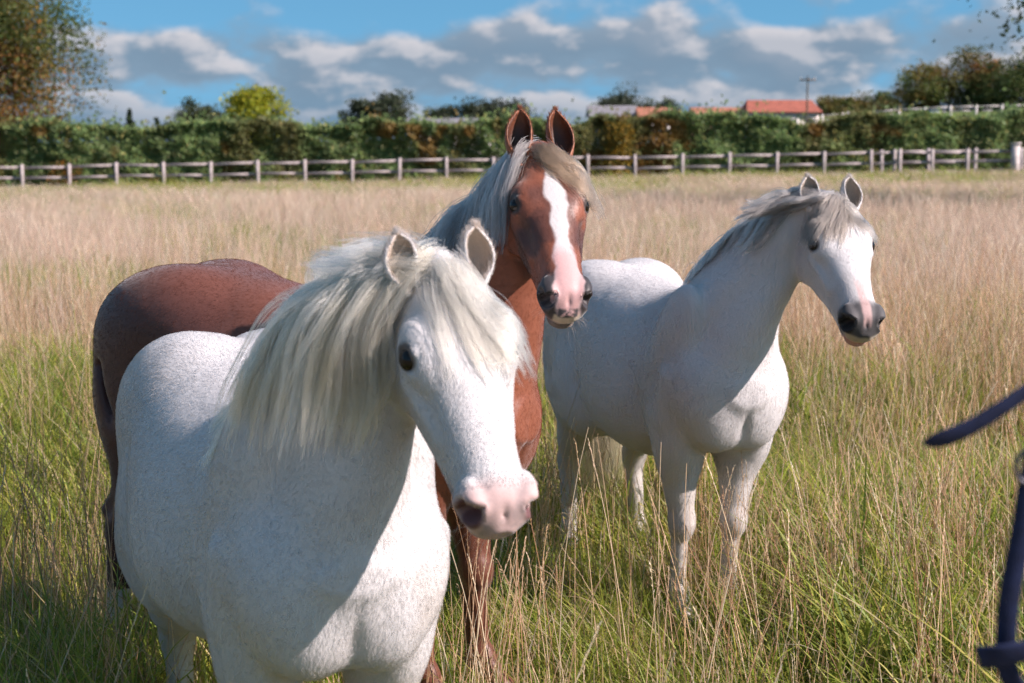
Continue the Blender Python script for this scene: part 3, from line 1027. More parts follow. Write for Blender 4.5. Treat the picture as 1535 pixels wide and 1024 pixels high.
# ------------------------------------------------------------------ shared materials
MAT = {}
MAT['eye'] = eye_mat()
MAT['leaf'] = leaf_mat('foliage', 0.42)
MAT['blade'] = leaf_mat('grass_blade', 0.55, 0.5, 0.35, 0.22)
MAT['stem'] = leaf_mat('dry_grass_stem', 0.5, 0.7, 0.2, 0.2)
MAT['bark'] = simple_mat('bark', (0.10, 0.075, 0.055), 0.9, 0.35, 12, 0.6, 30)
MAT['fence_wood'] = simple_mat('weathered_wood', (0.35, 0.30, 0.29), 0.85, 0.25, 5, 0.4, 60)
MAT['post_wood'] = simple_mat('pale_wood', (0.50, 0.44, 0.42), 0.85, 0.2, 5, 0.4, 60)
MAT['white_paint'] = simple_mat('white_paint', (0.60, 0.56, 0.54), 0.6, 0.1, 4)
MAT['red_tile'] = simple_mat('red_tile', (0.31, 0.095, 0.062), 0.85, 0.25, 3, 0.3, 12)
MAT['orange_tile'] = simple_mat('orange_tile', (0.34, 0.135, 0.082), 0.85, 0.25, 3, 0.3, 12)
MAT['slate'] = simple_mat('slate', (0.20, 0.19, 0.20), 0.8, 0.2, 3)
MAT['render_wall'] = simple_mat('pale_render', (0.50, 0.44, 0.42), 0.9, 0.15, 2)
MAT['brick_wall'] = simple_mat('brick_wall', (0.34, 0.17, 0.12), 0.9, 0.2, 5)
MAT['glass'] = simple_mat('window_glass', (0.03, 0.035, 0.04), 0.1, 0.1, 2)
MAT['navy_web'] = simple_mat('navy_webbing', (0.010, 0.016, 0.050), 0.75, 0.3, 60, 0.15, 700, spec=0.3)
MAT['metal'] = simple_mat('dull_metal', (0.10, 0.10, 0.115), 0.5, 0.1, 20, metallic=1.0)
MAT['sand'] = simple_mat('sandy_track', (0.34, 0.25, 0.21), 0.95, 0.2, 2, 0.4, 20)


def ground_mat():
    m, t = new_mat('meadow_soil')
    co = t.n('ShaderNodeTexCoord').outputs['Object']
    n1 = t.noise(co, 0.5, 5, 0.6); n2 = t.noise(co, 9.0, 6, 0.7)
    c = t.mix(t.rng(n1, .35, .65), (0.10, 0.11, 0.04), (0.20, 0.16, 0.095))
    c = t.mix(t.rng(n2, .3, .75), c, (0.30, 0.23, 0.16))
    far = t.rng(t.n('ShaderNodeSeparateXYZ', {0: co}).outputs[1], 62.0, 70.0)
    fld = t.mix(t.rng(t.noise(co, 0.03, 3), .4, .6), (0.10, 0.15, 0.04), (0.17, 0.16, 0.07))
    c = t.mix(far, c, fld)
    b = t.n('ShaderNodeBump', {'Height': n2, 'Strength': 0.8, 'Distance': 0.03})
    p = t.n('ShaderNodeBsdfPrincipled', {'Base Color': c, 'Roughness': 0.95, 'Specular IOR Level': 0.1, 'Normal': b.outputs[0]})
    t.n('ShaderNodeOutputMaterial', {'Surface': p.outputs[0]})
    return m


# ------------------------------------------------------------------ ground
def build_ground():
    ys = np.concatenate([np.linspace(-40, 0, 9), np.linspace(1, 90, 120), np.linspace(95, 450, 60), np.array([600, 900, 1500, 3000, 6000])])
    xs = np.concatenate([np.array([-6000, -2000, -800, -400]), np.linspace(-250, -50, 21), np.linspace(-45, 45, 121), np.linspace(50, 250, 21), np.array([400, 800, 2000, 6000])])
    X, Y = np.meshgrid(xs, ys, indexing='ij')
    Z = ground_z(X, Y)
    V = np.stack([X, Y, Z], -1).reshape(-1, 3)
    ny = len(ys)
    i, j = np.meshgrid(np.arange(len(xs) - 1), np.arange(ny - 1), indexing='ij')
    a = (i * ny + j).ravel()
    o = mesh_obj('ground', V, np.stack([a, a + ny, a + ny + 1, a + 1], 1), ground_mat(), smooth=True)
    o['kind'] = 'structure'


build_ground()


# ------------------------------------------------------------------ foliage
def leaf_quads(C, size, rg, flat=0.0):
    n = len(C)
    a = nrm(rg.normal(size=(n, 3))); b = nrm(np.cross(a, rg.normal(size=(n, 3))))
    s = (size * rg.uniform(.6, 1.4, n))[:, None]
    # a small folded leaf: four points, wide in the middle
    V = np.stack([C - a * s, C + b * s * .55, C + a * s, C - b * s * .55], 1).reshape(-1, 3)
    Fq = np.arange(n * 4).reshape(-1, 4)
    return V, Fq


def pal(rg, cols, w, n):
    c = np.asarray(cols, float)[rg.choice(len(cols), n, p=np.asarray(w) / np.sum(w))]
    return c * rg.uniform(.7, 1.3, (n, 1))


def tube(pts, rads, seg=7):
    pts = np.asarray(pts, float); n = len(pts)
    tan = nrm(np.gradient(pts, axis=0))
    ref = np.array([0.31, 0.87, 0.38]); a = nrm(np.cross(tan, ref)); b = np.cross(tan, a)
    an = np.linspace(0, 2 * np.pi, seg, endpoint=False)
    V = (pts[:, None] + (a[:, None] * np.cos(an)[None, :, None] + b[:, None] * np.sin(an)[None, :, None]) * np.asarray(rads)[:, None, None]).reshape(-1, 3)
    Fq = [[i * seg + j, i * seg + (j + 1) % seg, (i + 1) * seg + (j + 1) % seg, (i + 1) * seg + j] for i in range(n - 1) for j in range(seg)]
    return V, np.array(Fq)


def tree(name, label, x, y, height, cw, chh, palette, weights, nleaf, lsize, seed, group=None, nclump=46, conifer=False, autumn=None, base_frac=None, skirt=False):
    rg = np.random.default_rng(seed)
    gz = float(ground_z(x, y))
    root = empty(name, (x, y, gz))
    tag(root, label, 'tree', group)
    cz = height - chh / 2
    # clump centres in an uneven ellipsoid
    if conifer:
        t = rg.uniform(0, 1, nclump) ** 0.8
        an = rg.uniform(0, 6.28, nclump); rr = (1 - t) * cw / 2 * rg.uniform(.35, 1, nclump)
        cl = np.stack([rr * np.cos(an), rr * np.sin(an), height - chh + t * chh], 1)
        cr = cw * 0.14 * (1.2 - t)
    else:
        d = nrm(rg.normal(size=(nclump, 3))); rr = rg.uniform(.30, 1, nclump) ** 0.55
        lump = 0.78 + 0.5 * vnoise(d * 1.7 + seed, 1.0, seed)
        cl = d * (rr * lump)[:, None] * np.array([cw / 2, cw / 2, chh / 2]) + np.array([0, 0, cz])
        cr = np.full(nclump, (cw + chh) * 0.062) * rg.uniform(.6, 1.3, nclump)
    parts = [tube([(0, 0, -0.1), (0.03 * cw, 0, height * .3), (0, 0.03 * cw, height * .62), (0, 0, height * .9)],
                  [height * .032, height * .024, height * .014, height * .004], 9)]
    for c in cl[: min(64, nclump)]:
        z0 = min(c[2] * .75, height * rg.uniform(.28, .7)); s0 = np.array([0, 0, z0])
        mid = (s0 + c) / 2 + rg.normal(0, .04 * cw, 3) + np.array([0, 0, -.03 * height])
        parts.append(tube([s0, mid, c], [height * .010, height * .006, height * .002], 5))
    v, f = cat_mesh(parts)
    mesh_obj('trunk', v, f, MAT['bark'], root, True)
    k = rg.integers(0, nclump, nleaf)
    P = cl[k] + np.clip(rg.normal(size=(nleaf, 3)), -1.7, 1.7) * cr[k][:, None] * np.array([1, 1, .8])
    P[:, 2] = np.maximum(P[:, 2], 0.1)
    V, Fq = leaf_quads(P, lsize, rg)
    c = pal(rg, palette, weights, nleaf)
    tone = (0.75 + 0.5 * rg.random(nclump))[k][:, None]
    c = c * tone
    if autumn is not None:
        m = sstep(.42, .58, fbm(P + seed * 3.7, 0.42, seed, 3))[:, None] * autumn[1]
        c = c * (1 - m) + pal(rg, autumn[0], [1] * len(autumn[0]), nleaf) * m
    mesh_obj('crown', V, Fq, MAT['leaf'], root, False, np.repeat(c, 4, 0))
    return root


def build_hedge():
    rg = np.random.default_rng(50)
    n = 170000
    x = rg.uniform(-34, 34, n); d = rg.random(n)
    # leaves sit mostly in the outer skin of the hedge
    top = 2.58 + 0.62 * (fbm(np.stack([x, x * 0, x * 0], -1), 0.42, 3, 4) - .5) * 2
    face = rg.random(n) < 0.66
    yy = np.where(face, -0.85 + rg.exponential(.14, n) + 1.1 * (fbm(np.stack([x, d * 3, x * 0], -1), 1.1, 8, 3) - .5), rg.uniform(-.75, .9, n))
    zz = np.where(face, d * top, top - rg.exponential(.14, n) + np.where(rg.random(n) < .12, rg.exponential(.14, n), 0))
    y = 63.6 + yy
    P = np.stack([x, y, ground_z(x, y) + np.maximum(zz, .05)], 1)
    V, Fq = leaf_quads(P, 0.092, rg)
    c = 4.2 * pal(rg, [(.040, .062, .020), (.050, .078, .024), (.065, .088, .026), (.034, .050, .018), (.10, .10, .03)], [3, 3, 2, 2, .7], n)
    a = .75 * sstep(.54, .70, fbm(P * np.array([1, .3, .25]), 0.55, 14, 3))[:, None]
    c = c * (1 - .75 * a) + np.array([.17, .105, .028]) * a * .75 * rg.uniform(.6, 1.2, (n, 1))
    c = c * (.62 + .85 * fbm(P * np.array([1, .4, .22]), 1.0, 19, 3))[:, None]
    c = c * np.array([1.06, .95, 1.2])
    b = .7 * sstep(.70, .78, fbm(P * np.array([1, .3, 1]), 0.9, 77, 2))[:, None]
    c = c * (1 - b) + np.array([.30, .13, .03]) * b
    root = empty('hedge', (0, 0, 0))
    tag(root, 'long dense green hedge behind the rail fence, turning yellow in places', 'hedge')
    mesh_obj('foliage', V, Fq, MAT['leaf'], root, False, np.repeat(c, 4, 0))
    st = []
    for k in range(150):
        x0 = rg.uniform(-34, 34); y0 = 63.75 + rg.normal(0, .12); g0 = float(ground_z(x0, y0))
        st.append(tube([(x0, y0, g0 - .05), (x0 + rg.normal(0, .15), y0, g0 + 1.1), (x0 + rg.normal(0, .35), y0 + rg.normal(0, .2), g0 + 2.2)], [.05, .035, .012], 5))
    v, f = cat_mesh(st)
    mesh_obj('stems', v, f, MAT['bark'], root, True)['kind'] = 'stuff'


build_hedge()


def shrub(label, px, Y, h, w, palette, seed, n=5000, ls=.06):
    rg = np.random.default_rng(seed)
    x = (px - W_PX / 2) / F_PX * Y; g = float(ground_z(x, Y))
    root = empty('shrub', (x, Y, g)); tag(root, label, 'shrub')
    cl = rg.uniform(-1, 1, (26, 3)) * np.array([w / 2, w / 3, h * .42]) + np.array([0, 0, h * .52])
    k = rg.integers(0, 26, n)
    P = cl[k] + rg.normal(size=(n, 3)) * h * .09; P[:, 2] = np.maximum(P[:, 2], .04)
    V, Fq = leaf_quads(P, ls, rg)
    mesh_obj('foliage', V, Fq, MAT['leaf'], root, False, np.repeat(pal(rg, palette, [1] * len(palette), n), 4, 0))
    v, f = cat_mesh([tube([(0, 0, -.05), c * .5 + rg.normal(0, .05, 3), c], [.03, .02, .006], 5) for c in cl[:12]])
    mesh_obj('stem', v, f, MAT['bark'], root, True)


shrub('tall golden yellow shrub growing out of the hedge behind the chestnut horse', 925, 62.6, 2.3, .5, [(.34, .20, .03), (.26, .17, .03), (.12, .12, .03)], 91)
shrub('small shrub with orange leaves at the foot of the hedge near the big tree', 100, 62.5, 1.25, .9, [(.40, .17, .03), (.14, .12, .03), (.05, .07, .02)], 92, 2600, .05)

G_MIX = [(.060, .090, .026), (.085, .115, .032), (.12, .13, .040), (.045, .066, .020)]
ORANGE = [(.34, .12, .03), (.26, .11, .035), (.20, .085, .04), (.28, .17, .04)]


def tree_px(name, label, px, Y, ytop, cw, chh, *a, **k):
    x = (px - W_PX / 2) / F_PX * Y
    top = CAM_H + (HORIZON - ytop) / F_PX * Y
    return tree(name, label, x, Y, top - float(ground_z(x, Y)), cw, chh, *a, **k)


tree_px('broadleaf_tree', 'big tree turning orange above the hedge, beside the open sky', -58, 68.0, -70, 8.4, 9.0,
        G_MIX + [(.14, .13, .03)], [3, 3, 2, 2, 1.5], 95000, .082, 101, nclump=90, autumn=(ORANGE, .7))
tree_px('conifer_tree', 'taller of two small dark conical trees behind the hedge', 200, 150, 166, 2.4, 5.5, [(.018, .035, .016), (.03, .05, .02)], [1, 1], 4000, .12, 102, conifer=True)
tree_px('conifer_tree', 'lower of two small dark conical trees behind the hedge', 240, 150, 178, 2.0, 4.0, [(.018, .035, .016), (.03, .05, .02)], [1, 1], 3000, .12, 103, conifer=True)
tree_px('broadleaf_tree', 'rounded grey green tree behind the hedge, beside the bright yellow tree', 296, 125, 158, 3.4, 3.6, [(.06, .075, .035), (.08, .09, .04)], [1, 1], 6000, .13, 104)
tree_px('broadleaf_tree', 'bright yellow green round tree rising above the hedge', 389, 110, 139, 3.5, 3.6, [(.30, .29, .02), (.22, .25, .02), (.38, .33, .03)], [2, 2, 1], 9000, .11, 105, nclump=60)
tree_px('broadleaf_tree', 'thin bare topped dark tree on the skyline behind the hedge', 345, 120, 168, 2.4, 3.0, [(.07, .06, .035), (.05, .06, .03)], [1, 1], 2500, .12, 115)
for i, (px, yt, w) in enumerate([(545, 152, 4.0), (582, 144, 4.4), (664, 163, 3.2), (718, 156, 4.2), (757, 154, 4.6), (936, 142, 5.0), (1000, 152, 3.0)]):
    tree_px('broadleaf_tree', ['dark hazy tree on the skyline, lower one of a close pair', 'dark hazy tree on the skyline, taller one of a close pair',
                               'small low tree behind the long low stable', 'wide tree behind the end of the long low stable', 'wide dark tree behind the ears of the chestnut horse',
                               'dark tree behind the grey roofed barn', 'scrubby tree between the grey barn and orange roofs'][i],
            px, 165, yt, w, 4.0, [(.05, .065, .04), (.065, .075, .045)], [1, 1], 5200, .16, 120 + i, group='skyline trees')
for i, (px, Y, yt, w, h, aut, lab) in enumerate([
        (1255, 190, 148, 5, 3.5, .3, 'low scrubby tree at the end of the red roofed house'), (1310, 190, 143, 6, 4.0, .3, 'low wide tree on the hill beside the pale rail fence'),
        (1375, 180, 104, 6.0, 5.5, .35, 'dark rounded tree at the start of the hill wood'), (1440, 180, 78, 6.5, 7.5, .3, 'tallest green tree of the hill wood'),
        (1487, 178, 84, 5.5, 6.5, .95, 'orange autumn tree in the hill wood'), (1530, 172, 92, 6.5, 7.0, .0, 'deep green tree in front of the orange tree on the hill'),
        (1575, 176, 70, 8, 8.5, .3, 'large mixed tree at the far end of the hill wood')]):
    tree_px('broadleaf_tree', lab, px, Y, yt, w, h, G_MIX, [2, 3, 2, 1], 7500, .16, 140 + i, group='trees on the hill', autumn=(ORANGE, aut))
# the tree whose twigs hang into the top right corner
tree('broadleaf_tree', 'tree with loose dark green twigs hanging into the sky above the hill wood', 12.6, 31.0, 8.6, 5.6, 6.6, G_MIX, [3, 3, 2, 2], 9000, .06, 160, nclump=70)


# ------------------------------------------------------------------ buildings on the skyline
def gable_house(name, label, px0, px1, Y, y_eave, y_ridge, depth, wall, roof, nwin=3, cat='house', hip=0.0, chimney=False):
    x0, x1 = ((p - W_PX / 2) / F_PX * Y for p in (px0, px1))
    cx, w = (x0 + x1) / 2, x1 - x0
    g = float(min(ground_z(x0, Y), ground_z(x1, Y), ground_z(x0, Y + depth), ground_z(x1, Y + depth)))
    ze = CAM_H + (HORIZON - y_eave) / F_PX * Y - g; zr = CAM_H + (HORIZON - y_ridge) / F_PX * Y - g
    root = empty(name, (cx, Y, g)); tag(root, label, cat)
    v, f = boxv((0, depth / 2, ze / 2 - .15), (w - .3, depth - .3, ze + .3))
    mesh_obj('wall', v, f, wall, root)
    e, hp_ = .15, hip * w
    rv = [(-w / 2 - e, -e, ze - .06), (w / 2 + e, -e, ze - .06), (w / 2 + e, depth + e, ze - .06), (-w / 2 - e, depth + e, ze - .06),
          (-w / 2 - e + hp_, depth / 2, zr), (w / 2 + e - hp_, depth / 2, zr)]
    rf = mesh_obj('roof', rv, [(0, 1, 5, 4), (2, 3, 4, 5), (3, 0, 4), (1, 2, 5), (0, 3, 2, 1)], roof, root)
    for i in range(nwin):
        xx = -w / 2 + w * (i + .5) / nwin
        v, f = boxv((xx, .15 - .02, ze * .55), (.9, .08, 1.0)); wn = mesh_obj('window', v, f, MAT['white_paint'], root)
        v, f = boxv((xx, .10, ze * .55), (.72, .04, .82)); mesh_obj('pane', v, f, MAT['glass'], wn)
    if chimney:
        v, f = boxv((w * .3, depth / 2, zr + .25), (.6, .5, 1.1)); mesh_obj('chimney', v, f, MAT['brick_wall'], rf)


gable_house('stable', 'long low pale stable with a grey roof showing over the hedge', 612, 765, 140, 184, 177, 5, MAT['render_wall'], MAT['slate'], 6, 'stable')
gable_house('barn', 'grey roofed barn with pale walls on the skyline', 884, 955, 148, 174, 158, 7, MAT['render_wall'], MAT['slate'], 2, 'barn')
gable_house('house', 'low building with a short orange tiled roof beside the grey barn', 957, 1005, 145, 174, 161, 5, MAT['render_wall'], MAT['orange_tile'], 2)
gable_house('house', 'long low building with an orange tiled roof joined to the red house', 1038, 1120, 145, 173, 161, 5, MAT['brick_wall'], MAT['orange_tile'], 3)
gable_house('house', 'tallest house on the skyline with a bright red hipped roof', 1118, 1226, 142, 168, 150, 6, MAT['render_wall'], MAT['red_tile'], 4, hip=.07, chimney=False)


def utility_pole(px, Y, ytop):
    x = (px - W_PX / 2) / F_PX * Y; g = float(ground_z(x, Y)); h = CAM_H + (HORIZON - ytop) / F_PX * Y - g
    root = empty('utility_pole', (x, Y, g)); tag(root, 'thin wooden utility pole standing beside the red roofed house', 'pole')
    v, f = tube([(0, 0, -.2), (0, 0, h)], [.09, .06], 8); mesh_obj('pole', v, f, MAT['bark'], root, True)
    v, f = boxv((0, -.12, h - .35), (1.4, .1, .12)); mesh_obj('crossarm', v, f, MAT['bark'], root)
    for s in (-.6, .6):
        v, f = tube([(s, -.12, h - .29), (s, -.12, h - .1)], [.05, .03], 6); mesh_obj('insulator', v, f, MAT['white_paint'], root, True)


utility_pole(1205, 138, 116)


# ------------------------------------------------------------------ rail fences
def rail_fence(label, xs, Y, rails, post, mat_post, mat_rail, group=None, thick_last=False):
    root = empty('rail_fence', (0, 0, 0)); tag(root, label, 'fence', group)
    rg = np.random.default_rng(int(Y * 10) + len(xs))
    pv, pf = boxv((0, 0, 0), (post[0], post[0], post[1] + .3))
    pm = None
    for i, x in enumerate(xs):
        g = float(ground_z(x, Y))
        if pm is None:
            pm = mesh_obj('post', pv, pf, mat_post, root)
            o = pm
        else:
            o = pm.copy(); link(o, root)
        o.location = (x, Y, g + post[1] / 2 - .15)
        o.rotation_euler = (rg.normal(0, .012), rg.normal(0, .014), rg.normal(0, .05))
    for i in range(len(xs) - 1):
        for h in rails:
            a = np.array([xs[i] + .002, Y + post[0] / 2 + .022, float(ground_z(xs[i], Y)) + h + rg.normal(0, .012)])
            b = np.array([xs[i + 1] - .002, Y + post[0] / 2 + .022, float(ground_z(xs[i + 1], Y)) + h + rg.normal(0, .012)])
            v, f = boxv((0, 0, 0), (np.linalg.norm(b - a), .038, .10))
            an = math.atan2(b[2] - a[2], b[0] - a[0])
            o = mesh_obj('rail', v, f, mat_rail, root)
            o.location = (a + b) / 2; o.rotation_euler = (0, -an, 0)
    return root


FY = 60.0
fx = lambda px, Y=FY: (px - W_PX / 2) / F_PX * Y
rail_fence('long weathered wooden post and rail fence running along the foot of the hedge',
           [fx(37 + 70.3 * k) for k in range(-5, 19)] + [fx(1337)], FY, (1.10, .70, .30), (.11, 1.22), MAT['fence_wood'], MAT['fence_wood'])
rail_fence('short weathered rail fence beyond the track, behind the thick pale post',
           [fx(1318 + 69.5 * k, 64.5 - 2.3) for k in range(0, 6)], 62.2, (1.10, .70, .30), (.115, 1.22), MAT['fence_wood'], MAT['fence_wood'])
rail_fence('rail fence leading from the long fence up to the thick pale post',
           [fx(1337) + .13, fx(1370 + 20), fx(1398 + 44), fx(1512)], 59.7, (1.10, .74, .38), (.12, 1.24), MAT['fence_wood'], MAT['fence_wood'])


def gate_post():
    x = fx(1517, 59.5); g = float(ground_z(x, 59.5))
    v, f = boxv((0, 0, .55), (.27, .27, 1.6)); v2, f2 = boxv((0, 0, 1.37), (.33, .33, .06))
    root = empty('gate_post', (x, 59.5, g)); tag(root, 'thick pale square post ending the rail fence', 'post')
    mesh_obj('post', v, f, MAT['post_wood'], root); mesh_obj('cap', v2, f2, MAT['post_wood'], root)


gate_post()
rail_fence('long pale rail fence running across the hill below the wood', [(px - W_PX / 2) / F_PX * 150 for px in range(1228, 1640, 38)], 150.0,
           (1.15, .75), (.16, 1.3), MAT['white_paint'], MAT['white_paint'])


def track():
    xs = np.linspace(14.5, 26, 24); V, Fq = [], []
    for i, x in enumerate(xs):
        for y in (60.5, 61.9):
            V.append((x, y, float(ground_z(x, y)) + .03))
    Fq = [[2 * i, 2 * i + 2, 2 * i + 3, 2 * i + 1] for i in range(len(xs) - 1)]
    o = mesh_obj('track', V, np.array(Fq), MAT['sand']); o['kind'] = 'structure'


track()


# ------------------------------------------------------------------ grass
def blade_strip(base, dirn, length, width, bend, rg, nseg=5, sag=0.0):
    """a curved tapering blade: returns verts, quads"""
    side = np.array([-dirn[1], dirn[0], 0.0]); side = side / (np.linalg.norm(side) + 1e-9)
    V = []
    for k in range(nseg + 1):
        t = k / nseg
        p = base + np.array([dirn[0], dirn[1], 0]) * bend * length * t ** 2 + np.array([0, 0, 1]) * length * (t - sag * t ** 2.5)
        w = width * (1 - t) ** .6 * (0.7 + .6 * min(t * 3, 1)) * .5 + .0003
        tw = side * math.cos(t * .8) + np.array([dirn[0], dirn[1], 0]) * math.sin(t * .8)
        V += [p - tw * w, p + tw * w]
    return np.array(V), np.array([[2 * k, 2 * k + 1, 2 * k + 3, 2 * k + 2] for k in range(nseg)])


def tuft_green(seed, n=70, r=.16, hmin=.12, hmax=.37, dead=.16):
    rg = np.random.default_rng(seed)
    parts, cols = [], []
    for i in range(n):
        an = rg.uniform(0, 6.28); rr = r * math.sqrt(rg.random())
        b = np.array([rr * math.cos(an), rr * math.sin(an), -.01])
        da = rg.uniform(0, 6.28); L = rg.uniform(hmin, hmax)
        v, f = blade_strip(b, (math.cos(da), math.sin(da)), L, rg.uniform(.0032, .0065), rg.uniform(.15, .85), rg, 5, rg.uniform(0, .35))
        if rg.random() < dead: c = np.array([(.50, .37, .22), (.60, .48, .32), (.38, .26, .15)][rg.integers(3)])
        else: c = np.array([(.24, .33, .042), (.31, .39, .052), (.42, .44, .072), (.15, .24, .034), (.54, .48, .11)][rg.integers(5)])
        c = c * rg.uniform(.75, 1.25)
        t = np.repeat(np.linspace(0, 1, 6), 2)[:, None]
        cols.append(c[None] * (1 - .25 * t) + np.array([[.30, .25, .08]]) * .25 * t)
        parts.append((v, f))
    V, Fq = cat_mesh(parts)
    return V, Fq, np.concatenate(cols)


def tuft_dry(seed, gold=False, n=11, r=.16, hmin=.38, hmax=.84, head=True):
    rg = np.random.default_rng(seed)
    parts, cols = [], []
    tone = [(.78, .60, .52), (.84, .69, .61), (.62, .43, .34), (.80, .62, .54), (.88, .78, .70)]
    if gold: tone = [(.72, .53, .37), (.78, .62, .48), (.54, .34, .22), (.68, .48, .34), (.84, .72, .58)]
    for i in range(n):
        an = rg.uniform(0, 6.28); rr = r * math.sqrt(rg.random())
        b = np.array([rr * math.cos(an), rr * math.sin(an), -.01]); da = rg.uniform(0, 6.28)
        L = rg.uniform(hmin, hmax); bend = rg.uniform(.03, .33); d = np.array([math.cos(da), math.sin(da), 0])
        c = np.array(tone[rg.integers(len(tone))]) * rg.uniform(.8, 1.15)
        ns = 7
        pts = np.array([b + d * bend * L * (k / ns) ** 2 + np.array([0, 0, L * (k / ns) * (1 - .12 * bend * k / ns)]) for k in range(ns + 1)])
        v, f = tube(pts, np.linspace(.0018, .0009, ns + 1), 3)
        parts.append((v, f)); cols.append(np.repeat(c[None], len(v), 0))
        if head and rg.random() < .75:
            # seed head: short spikelets up the top of the stem
            hl = rg.uniform(.05, .13); m = rg.integers(7, 15); tip = pts[-1]; ax = nrm(pts[-1] - pts[-2])
            open_ = rg.uniform(.10, .55)
            for k in range(m):
                q = tip - ax * hl * (k / m)
                sd = nrm(np.cross(ax, rg.normal(size=3))); e = q + (ax * (1 - open_) + sd * open_) * rg.uniform(.010, .022)
                wv = nrm(np.cross(ax, sd)) * .0016
                parts.append((np.array([q, q + (e - q) * .5 + wv, e, q + (e - q) * .5 - wv]), np.array([[0, 1, 2, 3]])))
                cols.append(np.repeat((c * rg.uniform(.9, 1.25))[None], 4, 0))
        if rg.random() < .5:
            v, f = blade_strip(b + (pts[2] - b), (math.cos(da + 1), math.sin(da + 1)), rg.uniform(.10, .22), .003, .9, rg, 4, .4)
            parts.append((v, f)); cols.append(np.repeat(c[None] * .9, len(v), 0))
    V, Fq = cat_mesh(parts)
    return V, Fq, np.concatenate(cols)


def scatter(name, label, tufts, pts, rotz, tilt, scl, idx, mat):
    """one countless 'stuff' object: tufts instanced on scattered points"""
    src = bpy.data.collections.new(name + '_tufts')
    for k, (V, Fq, c) in enumerate(tufts):
        me = bpy.data.meshes.new('%s_tuft_%02d' % (name, k))
        me.from_pydata([tuple(v) for v in V], [], [tuple(f) for f in Fq]); set_col(me, c); me.materials.append(mat)
        me.polygons.foreach_set('use_smooth', np.ones(len(me.polygons), bool))
        src.objects.link(bpy.data.objects.new('%s_tuft_%02d' % (name, k), me))
    me = bpy.data.meshes.new(name)
    me.vertices.add(len(pts)); me.vertices.foreach_set('co', pts.astype(np.float32).ravel())
    for nm, a, ty in (('rot', np.stack([tilt[:, 0], tilt[:, 1], rotz], 1), 'FLOAT_VECTOR'), ('scl', scl, 'FLOAT_VECTOR'), ('idx', idx, 'INT')):
        at_ = me.attributes.new(nm, ty, 'POINT')
        at_.data.foreach_set('value' if ty == 'INT' else 'vector', np.ascontiguousarray(a, np.int32 if ty == 'INT' else np.float32).ravel())
    o = link(bpy.data.objects.new(name, me))
    ng = bpy.data.node_groups.new(name + '_scatter', 'GeometryNodeTree')
    ng.interface.new_socket('Geometry', in_out='INPUT', socket_type='NodeSocketGeometry')
    ng.interface.new_socket('Geometry', in_out='OUTPUT', socket_type='NodeSocketGeometry')
    N, Lk = ng.nodes, ng.links
    gi, go = N.new('NodeGroupInput'), N.new('NodeGroupOutput')
    ci = N.new('GeometryNodeCollectionInfo'); ci.inputs['Collection'].default_value = src
    ci.inputs['Separate Children'].default_value = True; ci.inputs['Reset Children'].default_value = True
    ip = N.new('GeometryNodeInstanceOnPoints'); ip.inputs['Pick Instance'].default_value = True
    def attr(nm, ty):
        a = N.new('GeometryNodeInputNamedAttribute'); a.data_type = ty; a.inputs['Name'].default_value = nm
        return a.outputs[0]
    Lk.new(gi.outputs[0], ip.inputs['Points']); Lk.new(ci.outputs[0], ip.inputs['Instance'])
    Lk.new(attr('idx', 'INT'), ip.inputs['Instance Index'])
    er = N.new('FunctionNodeEulerToRotation'); Lk.new(attr('rot', 'FLOAT_VECTOR'), er.inputs[0]); Lk.new(er.outputs[0], ip.inputs['Rotation'])
    Lk.new(attr('scl', 'FLOAT_VECTOR'), ip.inputs['Scale']); Lk.new(ip.outputs[0], go.inputs[0])
    md = o.modifiers.new('scatter', 'NODES'); md.node_group = ng
    tag(o, label, 'grass', kind='stuff')
    return o


def wedge_points(rg, dens, y0, y1, margin=1.6):
    """random points over the part of the field the camera could look at, density falling with distance"""
    out = []
    edges = np.geomspace(y0, y1, 40)
    for a, b in zip(edges[:-1], edges[1:]):
        hw = .36 * b + margin
        n = rg.poisson(dens(.5 * (a + b)) * (b - a) * 2 * hw)
        out.append(np.stack([rg.uniform(-hw, hw, n), rg.uniform(a, b, n)], 1))
    P = np.concatenate(out)
    return np.stack([P[:, 0], P[:, 1], ground_z(P[:, 0], P[:, 1])], 1)


